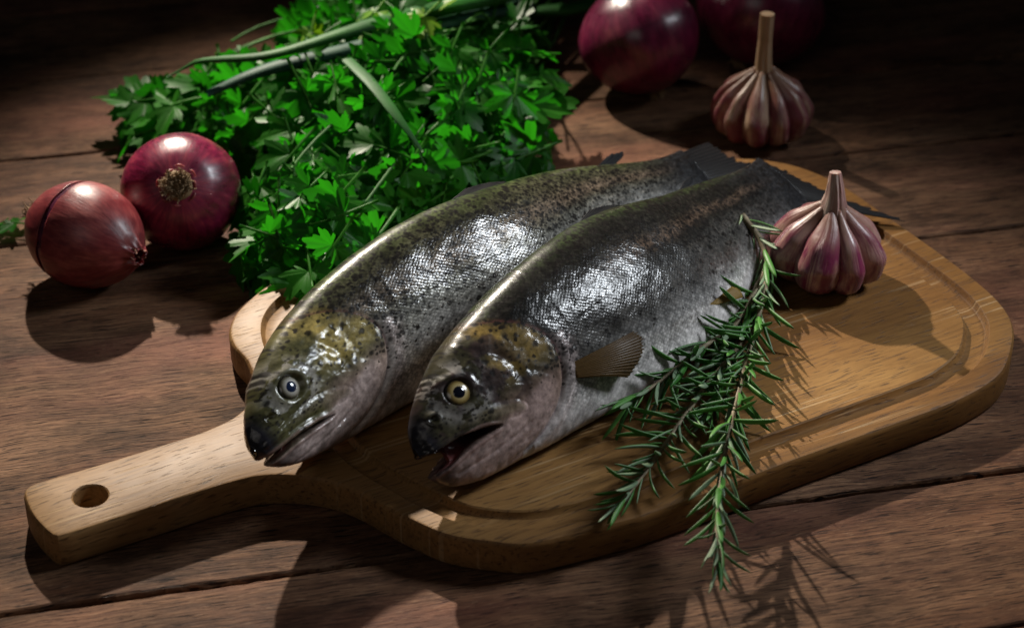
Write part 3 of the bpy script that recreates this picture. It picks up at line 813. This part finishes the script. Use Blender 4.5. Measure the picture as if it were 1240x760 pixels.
s2 = part_rev('outer_skin', P1, MAT_PINKSKIN, o1, cap=False, solid=.0005, lo=.455, hi=1.0, nu=150, wob=.022, wavy=.035, crumple=cr)
tag(s1, 'narrow torn piece of skin at the root end')
roots(o1, -.0385, .004, 26, .006, 5)
J = Join(); r = random.Random(9)
for i in range(7):
    a = i * .9; pts = [np.array([.0045 * math.cos(a), .0045 * math.sin(a), .034]), np.array([.0055 * math.cos(a), .0055 * math.sin(a), .0375]), np.array([.0045 * math.cos(a + .3), .0045 * math.sin(a + .3), .0392 + r.uniform(0, .001)])]
    J.add(*tube(resample(catmull(pts, 4), 7), np.linspace(.0015, .0006, 7), 6, flat=.35))
obj('dry_neck', J.mesh('dry_neck', MAT_PAPER), o1)

# round magenta onion, root end towards the camera
P2 = [(-.0310, .0015), (-.0312, .0050), (-.0300, .0105), (-.0255, .0205), (-.0150, .0300), (.0000, .0340), (.0140, .0312), (.0240, .0225), (.0300, .0120), (.0345, .0070), (.0400, .0050)]
o2 = empty('onion'); tag(o2, 'round magenta onion with its tan root tuft facing forward', 'onion', 'red onions on the table')
orient(o2, (-.10, .80, -.58), (-.1895, .1050, .0334), .4)
part_rev('outer_skin', P2, MAT_REDSKIN, o2, wob=.03, seed=3)
J = Join(); 
for i in range(9):
    a = i * .71 + r.uniform(-.2, .2); ra = .0085 + r.uniform(0, .0035)
    c = np.array([ra * math.cos(a), ra * math.sin(a), -.0309 + .0004]); t_ = np.array([-math.sin(a), math.cos(a), 0]); n_ = np.array([math.cos(a), math.sin(a), -.9])
    pts = [c - t_ * .003, c + n_ * .0008, c + t_ * .003]
    J.add(*tube(resample(catmull(pts, 4), 8), [.0001, .0004, .0006, .0008, .0007, .0006, .0004, .0001], 6, flat=.5))
obj('skin_flake', J.mesh('skin_flake', MAT_PINKSKIN), o2)
disc = part_rev('root_plate', [(-.0296, .0086), (-.0322, .0078), (-.0332, .0050), (-.0336, .0005)], MAT_ROOT, o2, nu=14, nv=40, wob=.12, seed=8)
roots(o2, -.0326, .0076, 220, .0055, 6)

# two dark onions at the back
P3 = [(-.0370, .0015), (-.0368, .0060), (-.0340, .0160), (-.0240, .0300), (-.0080, .0385), (.0080, .0385), (.0220, .0300), (.0320, .0170), (.0380, .0085), (.0460, .0050), (.0520, .0045)]
o3 = empty('onion'); tag(o3, 'dark purple onion beside the parsley at the back edge', 'onion', 'red onions on the table')
orient(o3, (-.30, .30, .90), (.0829, .2960, .0385), .2)
part_rev('outer_skin', P3, MAT_DARKSKIN, o3, wob=.03, seed=12); roots(o3, -.0370, .005, 30, .005, 16)
o4 = empty('onion'); tag(o4, 'dark purple onion half out of frame behind the far garlic', 'onion', 'red onions on the table')
orient(o4, (.35, .35, .87), (.1650, .3370, .0405), 1.4)
part_rev('outer_skin', [(a * 1.05, b * 1.08) for a, b in P3], MAT_DARKSKIN, o4, wob=.03, seed=22); roots(o4, -.0388, .005, 30, .005, 17)

# ------------------------------------------------------------------ garlic
def garlic_material(name, pale, pink, brown):
    m = M(name); pol = m.attr('pol').outputs['Vector']   # (across, around id, height)
    st = m.noise(m.map(pol, (5, 7, 1.3)), 1.0, 5, .65)
    fine = m.noise(m.map(pol, (42, 9, 2.2)), 1.0, 3, .6)
    sp = m.n('ShaderNodeSeparateXYZ'); m.put(sp.inputs[0], pol)
    c = m.mix(m.ramp(st, (.40, 0.0), (.53, 1.0)), pale, pink)
    c = m.mix(m.ramp(fine, (.52, 0.0), (.66, .40)), c, pink)
    c = m.mix(m.ramp(fine, (.32, .5), (.44, 0.0)), c, pale)
    c = m.mix(m.ramp(sp.outputs[2], (.68, 0.0), (.92, .75)), c, brown)
    bl = m.noise(m.obj(), 130, 4)
    c = m.mix(m.ramp(bl, (.54, 0.0), (.70, .45)), c, brown)
    m.set(color=c, rough=.36, spec=.45, coat=.3, coat_rough=.25, normal=m.bump(m.math('ADD', fine, bl), .45, .0009), sss=.15, sss_r=(.004, .002, .0015), sss_s=1.0)
    return m.m

def garlic(label, loc, Rr, n, mat, mat_stem, tilt, spin, stem_pts, stem_r, seed):
    root = empty('garlic_bulb'); tag(root, label, 'garlic', 'garlic bulbs')
    orient(root, tilt, loc, spin)
    r = random.Random(seed)
    a = 0.0
    ws = [r.uniform(.75, 1.3) for _ in range(n)]; tot = sum(ws)
    for i in range(n):
        da = 2 * math.pi * ws[i] / tot; ac = a + da / 2; a += da
        nu, nv = 34, 26
        u = np.linspace(0, 1, nu)[:, None]; v = np.linspace(0, 2 * np.pi, nv, endpoint=False)[None]
        grow = r.uniform(.94, 1.05)
        # centre path from the root plate round the belly and up to the neck
        zc = Rr * np.interp(u, [0, .08, .25, .5, .75, .9, 1], [.02, .06, .28, .68, 1.06, 1.30, 1.48])
        rc = Rr * np.interp(u, [0, .08, .25, .5, .75, .9, 1], [.30, .42, .62, .66, .50, .28, .13]) * (.5 + .5 * grow)
        rad = Rr * np.interp(u, [0, .08, .25, .5, .75, .9, 1], [.08, .25, .41, .43, .34, .19, .07])
        for arr in (zc, rc, rad):
            k = arr[:, 0].copy()
            for _ in range(3): k[1:-1] = .25 * k[:-2] + .5 * k[1:-1] + .25 * k[2:]
            arr[:, 0] = k
        tw = (rc + rad * .3) * math.tan(da / 2) * 1.06          # half width across
        lean = .10 * r.uniform(-1, 1) * u ** 2
        rr = rc + rad * np.cos(v) * np.where(np.cos(v) > 0, 1, .9)
        tt = tw * np.sign(np.sin(v)) * np.abs(np.sin(v)) ** .85 * (1 - .10 * np.maximum(0, np.cos(v))) + rr * lean
        x = rr * math.cos(ac) - tt * math.sin(ac); y = rr * math.sin(ac) + tt * math.cos(ac); z = zc + 0 * v + .06 * Rr * np.cos(v) * np.interp(u, [0, .5, 1], [-1, 0, 1])
        V = np.stack([x, y, z], -1)
        V += (np.stack([vnoise(u * 7 + i * 5, np.cos(v) * 2 + 9 + k, seed + k) for k in range(3)], -1) - .5) * .0009
        me = mesh('clove', V.reshape(-1, 3), closed(None, grid_faces(nu, nv, True), nu, nv), mat, fix=True)
        vattr(me, 'pol', np.stack([v / 6.283 * 1.0 + 0 * u, 0 * u * v + i * 1.37, u + 0 * v], -1).reshape(-1, 3))
        obj('clove', me, root)
    P = resample(catmull(stem_pts, 8), 40)
    rad = np.interp(np.linspace(0, 1, 40), np.linspace(0, 1, len(stem_r)), stem_r)
    V, F = tube(P, rad, 28)
    th = np.tile(np.linspace(0, 2 * np.pi, 28, endpoint=False), 40); uu = np.repeat(np.linspace(0, 1, 40), 28)
    ax = np.repeat(P, 28, 0); V = ax + (V - ax) * (1 + .10 * np.sin(9 * th + 2 * uu) * (1 - .5 * uu) + .05 * np.sin(17 * th))[:, None]
    me = mesh('stem', V, F, mat_stem); vattr(me, 'pol', np.stack([th / 6.283, 0 * th, uu * .5], -1))
    o = obj('stem', me, root); md = o.modifiers.new('split', 'EDGE_SPLIT'); md.split_angle = R(50)
    roots(root, .0012, .0055, 40, .0030, seed + 1, down=-1)
    return root

MAT_GARLIC = garlic_material('pink_striped_garlic_skin', (.40, .235, .20), (.155, .020, .058), (.20, .10, .06))
MAT_GARLIC2 = garlic_material('tan_striped_garlic_skin', (.36, .25, .175), (.15, .030, .045), (.21, .12, .065))
MAT_STEM = garlic_material('dry_garlic_neck', (.55, .46, .40), (.33, .19, .17), (.36, .25, .17))
MAT_STEM2 = garlic_material('tan_garlic_stalk', (.42, .31, .20), (.36, .24, .15), (.30, .20, .11))
garlic('plump pink striped garlic bulb on the cutting board beside the fish', (.1700, .0370, BT + .0005), .0300, 8, MAT_GARLIC, MAT_STEM, (.05, -.02, 1), .5,
       [(0, 0, .026), (0, 0, .042), (.001, 0, .052), (.0035, .001, .0640)], [.0120, .0090, .0052, .0030], 31)
garlic('garlic bulb with a tall cut stalk, standing behind the cutting board', (.1570, .2330, .0005), .0300, 12, MAT_GARLIC2, MAT_STEM2, (-.02, .03, 1), 1.1,
       [(0, 0, .028), (0, 0, .044), (-.0006, 0, .056), (-.001, .001, .082)], [.0095, .0052, .0042, .0042], 47)

# ------------------------------------------------------------------ spring onion stalks
def stalk_material(name, c0, c1):
    m = M(name); pol = m.attr('pol').outputs['Vector']
    st = m.noise(m.map(pol, (30, 5, 1)), 1.0, 3); bl = m.noise(m.obj(), 60, 3)
    c = m.mix(m.ramp(m.math('ADD', m.math('MULTIPLY', st, .5), m.math('MULTIPLY', bl, .5)), (.38, 0.0), (.62, 1.0)), c0, c1)
    m.set(color=c, rough=.55, spec=.22, normal=m.bump(st, .3, .0006)); m.translucent(c1, .2)
    return m.m
MAT_STALK = stalk_material('green_onion_leaf', (.007, .062, .008), (.020, .125, .016))
MAT_STALK2 = stalk_material('blue_green_onion_leaf', (.010, .045, .030), (.022, .085, .050))
def stalk(label, pts, radii, mat, flat=.6):
    P = resample(catmull(pts, 10), 60); rad = np.interp(np.linspace(0, 1, 60), np.linspace(0, 1, len(radii)), radii)
    V, F = tube(P, rad, 18, flat=flat); me = mesh('onion_leaf', V, F, mat)
    th = np.tile(np.linspace(0, 1, 18, endpoint=False), 60); uu = np.repeat(np.linspace(0, 1, 60), 18)
    vattr(me, 'pol', np.stack([th, uu, 0 * uu], -1))
    tag(obj('green_onion_leaf', me), label, 'onion leaf', 'green onion leaves')
stalk('long pale green onion leaf with pointed bent tip lying across the parsley', [(-.2105, .2110, .052), (-.1985, .2100, .059), (-.1868, .2060, .066), (-.1454, .1990, .073), (-.1019, .2180, .078), (-.0626, .2520, .074), (-.0108, .3050, .062), (.0451, .3750, .045)],
      [.0006, .0032, .0040, .0066, .0072, .0074, .0074, .0074], MAT_STALK)
stalk('blue green onion leaf tucked under the long pale one', [(-.1837, .1930, .050), (-.1617, .2010, .057), (-.1400, .2110, .060), (-.0978, .2280, .063), (-.0524, .2600, .062), (.0109, .3300, .045)],
      [.0030, .0060, .0062, .0062, .0060, .0060], MAT_STALK2)
stalk('pale green onion leaf at the top edge beside the dark onion', [(-.0111, .3456, .029), (.0166, .349, .031), (.0473, .3568, .031), (.1027, .3984, .029)], [.0035, .0062, .0064, .006], MAT_STALK)
stalk('flat dark green blade leaning down through the parsley leaves', [(-.0980, .1840, .078), (-.0811, .1502, .079), (-.0659, .1248, .072), (-.0504, .107, .058)], [.0036, .0040, .0034, .0008], MAT_STALK, flat=.2)

# ------------------------------------------------------------------ parsley
def leaf_material(name, cd, cl, trans):
    m = M(name); u = m.attr('vein').outputs['Fac']
    info = m.n('ShaderNodeObjectInfo').outputs['Random']
    bl = m.noise(m.obj(), 90, 3)
    c = m.mix(m.ramp(m.math('ADD', m.math('MULTIPLY', bl, .6), m.math('MULTIPLY', info, .4)), (.30, 0.0), (.70, 1.0)), cd, cl)
    c = m.mix(m.math('MULTIPLY', m.ramp(u, (.0, 1.0), (.10, 0.0)), .35), c, (.07, .20, .03))
    m.set(color=c, rough=.40, spec=.14, normal=m.bump(m.math('ADD', bl, m.math('MULTIPLY', u, -2.0)), .35, .0008))
    m.translucent(trans, .38)
    return m.m
MAT_LEAF = leaf_material('parsley_leaf_green', (.006, .055, .004), (.024, .145, .009), (.028, .38, .008))
MAT_LEAF_Y = leaf_material('yellowing_parsley_leaf', (.05, .17, .010), (.13, .24, .015), (.20, .42, .01))
MAT_STEM_G = stalk_material('parsley_stem_green', (.020, .085, .014), (.055, .170, .030))
def leaflet(L, W, fold, curl, seed, fine=True):
    """flat-leaf parsley leaflet: three to five toothed lobes fanning out along +x, upper side +z"""
    r = np.random.RandomState(seed)
    na = 58 if fine else 30
    th = np.linspace(-1.75, 1.75, na)
    lobes = [(0, 1.0, .50), (.72 + r.uniform(-.08, .08), .80 * r.uniform(.9, 1.1), .40), (-.72 + r.uniform(-.08, .08), .80 * r.uniform(.9, 1.1), .40), (1.35, .46, .34), (-1.35, .46, .34)]
    R0 = np.full(na, .20); lz = np.zeros(na)
    for c, a, wd in lobes:
        q = np.clip(1 - np.abs(th - c) / wd, 0, 1); v_ = a * (.30 + .70 * q ** .55) * (q > 0)
        R0 = np.maximum(R0, v_); lz = np.maximum(lz, q)
    teeth = np.abs(((th * 3.3 + r.uniform(0, 1)) % 1) * 2 - 1)
    R0 = R0 * (1 - .20 * teeth * (1 - .3 * lz)) * (1 + .05 * r.randn(na))
    R0 *= np.clip((1.80 - np.abs(th)) / .30, .12, 1)
    fs = (0.0, .34, .70, 1.0) if fine else (0.0, .5, 1.0)
    V = []; vein = []
    for f in fs:
        x = f * R0 * np.cos(th); y = f * R0 * np.sin(th) * W / L
        z = fold * np.abs(y) * .8 - curl * (f * R0) ** 2 + .07 * f * f * R0 * np.sin(th * 4.2 + seed) + .05 * f * (lz - .5)
        V.append(np.stack([x * L, y * L, z * L], 1)); vein.append(np.clip((1 - lz) * 1.2, 0, 1) * (.15 + f))
    return np.vstack(V), grid_faces(len(fs), na), np.concatenate(vein)
def rotm(ax, a): return np.array(Matrix.Rotation(a, 3, ax))
def compound(seed, fine=True):
    """three to five leaflets on one stalklet, along +x"""
    r = random.Random(seed); J = Join()
    pts = [(-.020, 0, -.002), (-.008, 0, 0), (.004, 0, .0005)]
    V, F = tube(resample(catmull(pts, 4), 7), np.linspace(.0008, .0005, 7), 5); J.add(V, F, vein=np.zeros(len(V)))
    spec = [(0, (.004, 0, 0), 1.0), (1.0, (-.004, .001, 0), .85), (-1.0, (-.004, -.001, 0), .85)]
    for k, (a, off, sc) in enumerate(spec):
        L = .0185 * sc * r.uniform(.88, 1.15)
        V, F, ve = leaflet(L, L * r.uniform(.9, 1.1), r.uniform(.0, .5), r.uniform(-.1, .55), seed * 7 + k, fine)
        V = V @ rotm('X', r.uniform(-.5, .5)).T @ rotm('Y', r.uniform(-.35, .5)).T @ rotm('Z', a + r.uniform(-.2, .2)).T + np.array(off)
        J.add(V, F, vein=ve)
    return J
VAR = [compound(200 + k).mesh('parsley_leaf', MAT_LEAF) for k in range(8)]
LOW = [compound(300 + k, False).mesh('parsley_leaf_low', MAT_LEAF) for k in range(6)]
VAR_Y = [compound(260 + k).mesh('yellow_parsley_leaf', MAT_LEAF_Y) for k in range(2)]
ELL = [(-.075, .205, .086, .115, .072), (-.165, .228, .075, .050, .036), (-.112, .088, .044, .066, .050), (-.012, .205, .036, .080, .062), (-.065, .31, .085, .09, .062)]
def heap(x, y):
    return max([0.0] + [h * math.sqrt(max(0.0, 1 - ((x - cx) / a) ** 2 - ((y - cy) / b) ** 2)) for cx, cy, a, b, h in ELL])
def fish_side(x, y):   # the near fish's back: nothing in front of this line
    return y - (-.030 + (x + .115) * (.130 / .171)) - .012
def parsley():
    root = empty('parsley_bunch', (-.05, .20, 0)); base = np.array([-.05, .20, 0])
    tag(root, 'bushy bunch of fresh green parsley heaped behind the fish', 'parsley')
    r = random.Random(11)
    def spot():
        while True:
            x = r.uniform(-.25, .05); y = r.uniform(.02, .40)
            h = heap(x, y)
            if h > .004 and fish_side(x, y) > 0: return x, y, h
    def xf(x, y, z, face):
        # leaf direction: outwards from the tied stems, drooping; upper side towards the sky
        dx, dy = x - .02, y - .42
        a = math.atan2(dy, dx) + r.gauss(0, .7)
        e = .004
        gx = (heap(x + e, y) - heap(x - e, y)) / (2 * e); gy = (heap(x, y + e) - heap(x, y - e)) / (2 * e)
        nrm = Vector((-gx * .7 + r.gauss(0, .33), -gy * .7 + r.gauss(0, .33) - face, 1.0)).normalized()
        d = Vector((math.cos(a), math.sin(a), 0)); d = (d - nrm * d.dot(nrm)).normalized()
        s = nrm.cross(d)
        return Matrix((d, s, nrm)).transposed()
    # inner mass
    J = Join(); src = []
    for v in LOW:
        co = np.empty(len(v.vertices) * 3); v.vertices.foreach_get('co', co); src.append((co.reshape(-1, 3), [tuple(p.vertices) for p in v.polygons], np.array([q.value for q in v.attributes['vein'].data])))
    for i in range(480):
        x, y, h = spot(); z = .006 + (h - .006) * r.uniform(.05, .62) if h > .01 else .006
        Mx = np.array(xf(x, y, z, .1)) * r.uniform(.8, 1.25)
        V, F, ve = r.choice(src); J.add(V @ Mx.T + np.array([x, y, z]) - base, F, vein=ve)
    o = obj('foliage', J.mesh('foliage', MAT_LEAF), root); tag(o, kind='stuff')
    tips = []
    for i in range(215):
        x, y, h = spot()
        if y > .34: x, y, h = spot()
        z = max(.008, h * r.uniform(.86, 1.06) + .003)
        m3 = xf(x, y, z, .75)
        o = obj('leaf', r.choice(VAR), root)
        sc = r.uniform(.85, 1.6)
        o.matrix_local = Matrix.Translation(Vector((x, y, z)) - Vector(base)) @ (m3.to_4x4() @ Matrix.Scale(sc, 4))
        if i % 4 == 0: tips.append((Vector((x, y, z)), m3))
    for k, (x, y, z) in enumerate([(-.018, .262, .088), (-.085, .240, .079), (-.125, .245, .062), (-.055, .225, .084)]):
        o = obj('leaf', VAR_Y[k % 2], root); o['label'] = 'yellowing leaf'
        o.matrix_local = Matrix.Translation(Vector((x, y, z)) - Vector(base)) @ (xf(x, y, z, .5).to_4x4() @ Matrix.Scale(1.5 if k == 0 else 1.0, 4))
    # outlying leaves: left fringe, front toe, right fringe
    fringe = [(-.232, .222, .030, 3.0), (-.225, .196, .022, 3.3), (-.205, .178, .016, 3.7), (-.240, .238, .026, 2.9), (-.212, .205, .034, 3.3), (-.118, .034, .020, 4.6), (-.108, .020, .028, 4.9), (-.128, .050, .024, 4.2), (-.146, .082, .016, 3.9), (-.150, .110, .018, 3.6),
              (.006, .232, .060, .6), (.012, .214, .052, .2), (.008, .196, .050, -.3), (-.002, .172, .040, -.7), (.0, .252, .068, 1.0), (.016, .205, .040, -.4), (.004, .180, .052, -.2), (-.096, .036, .026, 5.0), (-.138, .066, .030, 4.1)]
    for x, y, z, a in fringe:
        nrm = Vector((r.gauss(0, .25), r.gauss(-.35, .25), 1)).normalized(); d = Vector((math.cos(a), math.sin(a), -.15)); d = (d - nrm * d.dot(nrm)).normalized()
        m3 = Matrix((d, nrm.cross(d), nrm)).transposed()
        o = obj('leaf', r.choice(VAR), root); o.matrix_local = Matrix.Translation(Vector((x, y, z)) - Vector(base)) @ (m3.to_4x4() @ Matrix.Scale(r.uniform(1.15, 1.5), 4)); tips.append((Vector((x, y, z)), m3))
    src0 = Vector((.03, .44, .02))
    for p, m3 in tips:
        d = m3.col[0]
        p0 = p - d * .018; mid_ = p.lerp(src0, .5); mid_.z = max(.012, heap(mid_.x, mid_.y) * .6); p1 = (p0 - d * .022).lerp(mid_, .30)
        pts = [tuple(src0 + Vector((r.uniform(-.03, .03), r.uniform(-.02, .02), r.uniform(0, .02)))), tuple(mid_), tuple(p1), tuple(p0)]
        P = resample(catmull(pts, 8), 40); kk = np.ones(9) / 9
        P = np.stack([np.convolve(np.pad(P[:, k], 4, mode='edge'), kk, 'valid') for k in range(3)], 1)[::2] - base
        me = mesh('stem', *tube(P, np.linspace(.0015, .0008, 20), 6), MAT_STEM_G); vattr(me, 'pol', np.zeros((len(me.vertices), 3)))
        obj('stem', me, root)
parsley()
lf = obj('parsley_leaf', VAR[2], None, (-.2930, .1160, .006)); lf.rotation_euler = (.1, .12, 2.9); lf.scale = (.9, .9, .9)
tag(lf, 'single loose parsley leaf on the planks behind the pinkish onion', 'leaf')

# ------------------------------------------------------------------ rosemary
def needle_mesh(seed):
    r = np.random.RandomState(seed)
    nu, k = 9, 8
    u = np.linspace(0, 1, nu); wd = np.interp(u, [0, .06, .3, .7, .92, 1], [.35, .62, 1, .95, .55, .08]) * .0012
    bend = r.uniform(-.05, .32); side = r.uniform(-.14, .14)
    V = []
    for i in range(nu):
        for j in range(k):
            a = 2 * math.pi * j / k; cy, cz = math.cos(a), math.sin(a)
            zz = cz * .55 - .25 * (1 - abs(cy)) * (cz > .1) * .8
            V.append((u[i] * .02, wd[i] * cy + side * u[i] ** 2 * .02, wd[i] * zz + bend * u[i] ** 2 * .02 * -1))
    F = grid_faces(nu, k, True); F += [tuple(reversed(range(k))), tuple((nu - 1) * k + j for j in range(k))]
    me = mesh('needle', V, F, MAT_NEEDLE, fix=True); me.materials.append(MAT_NEEDLE_PALE)
    for p in me.polygons: p.material_index = 1 if p.normal.z < -.35 else 0
    vattr(me, 'pol', np.array(V) * 50)
    return me
def needle_material(name, c0, c1):
    m = M(name); info = m.n('ShaderNodeObjectInfo').outputs['Random']; n = m.noise(m.obj(), 300, 3)
    c = m.mix(m.math('ADD', m.math('MULTIPLY', info, .7), m.math('MULTIPLY', n, .3)), c0, c1)
    m.set(color=c, rough=.46, spec=.3, normal=m.bump(n, .25, .0005)); m.translucent(c1, .2); return m.m
MAT_NEEDLE = needle_material('rosemary_needle_green', (.022, .115, .016), (.100, .285, .050))
MAT_NEEDLE_PALE = needle_material('rosemary_needle_underside', (.13, .20, .115), (.22, .30, .19))
MAT_TWIG = M('rosemary_twig'); _p = MAT_TWIG.noise(MAT_TWIG.obj(), 170, 3)
MAT_TWIG.set(color=MAT_TWIG.ramp(_p, (.35, (.10, .075, .035)), (.65, (.26, .21, .13))), rough=.7); MAT_TWIG = MAT_TWIG.m
NEED = [needle_mesh(k) for k in range(7)]
def rosemary(label, pts, seed, bare=0.0, lscale=1.0, step=.0040, spread=1.0):
    pts = [tuple(p) for p in pts]
    root = empty('rosemary_sprig', pts[0]); base = np.array(pts[0]); tag(root, label, 'rosemary', 'rosemary sprigs')
    r = random.Random(seed)
    P = resample(catmull(pts, 12), 90)
    T, A, B = frames(P); L = np.linalg.norm(np.diff(P, axis=0), axis=1).sum()
    V, F = tube(P - base, np.linspace(.0016, .0008, 90) * (1 + .18 * np.random.RandomState(seed).rand(90)), 8)
    obj('stem', mesh('stem', V, F, MAT_TWIG), root)
    n = int(L / step); roll = r.uniform(0, 6)
    for i in range(n + 1):
        t = i / n
        if t < bare: continue
        q = t * 89; k = min(88, int(q)); f = q - k
        c = P[k] * (1 - f) + P[k + 1] * f; tt, aa, bb = T[k], A[k], B[k]
        roll += 1.57 + r.uniform(-.35, .35)
        tipness = max(0, (t - .80) / .20)
        for w_ in range(2 if t < .93 else 3):
            an = roll + w_ * (math.pi if t < .93 else 2.09) + r.uniform(-.3, .3)
            out = aa * math.cos(an) + bb * math.sin(an)
            if out[2] < -.25 and c[2] < BT + .012: out = out * np.array([1, 1, -.25])
            out = out / np.linalg.norm(out)
            ang = R((34 - 20 * tipness + r.gauss(0, 11)) * spread)
            d = Vector(tt * math.cos(ang) + out * math.sin(ang)); d.z -= .06
            d.normalize()
            up = Vector(out * math.cos(ang) * -1 + tt * math.sin(ang)); up = -up if r.random() < .30 else up
            up = (up - d * up.dot(d)).normalized(); s_ = up.cross(d)
            sc = lscale * r.uniform(.8, 1.45) * (1 - .30 * tipness) * (.75 + .25 * min(1, t / .15))
            o = obj('needle', r.choice(NEED), root)
            o.matrix_local = Matrix.Translation(Vector(c - base) + Vector(out) * .0008) @ (Matrix((d, s_, up)).transposed().to_4x4() @ Matrix.Scale(sc, 4))
    return root
rosemary('longest rosemary sprig, hanging over the front edge of the board', [(.1250, .0480, .052), (.1359, .0313, .041), (.1348, .0067, .033), (.1298, -.0142, .030), (.1193, -.0560, .030), (.1074, -.1083, .032), (.0976, -.1564, .034), (.0926, -.1920, .031), (.0915, -.2150, .026)], 5, .0, 1.05)
rosemary('rosemary sprig whose tip points at the near fish, nearest its belly fin', [(.1364, .0210, .034), (.1166, -.0280, .032), (.0962, -.0537, .034), (.0735, -.0827, .034), (.0560, -.1020, .034)], 6, .12, 1.1)
rosemary('middle rosemary sprig with its tip lying over the juice groove', [(.1210, -.0365, .028), (.1034, -.0691, .030), (.0892, -.0946, .029), (.0708, -.1321, .028), (.0570, -.1580, .027), (.0500, -.1690, .026)], 7, .06, 1.0)
rosemary('short rosemary sprig lying between the two longer ones', [(.1258, -.0103, .027), (.1117, -.0503, .025), (.1017, -.0820, .025), (.0940, -.1040, .026)], 8, .15, .95)
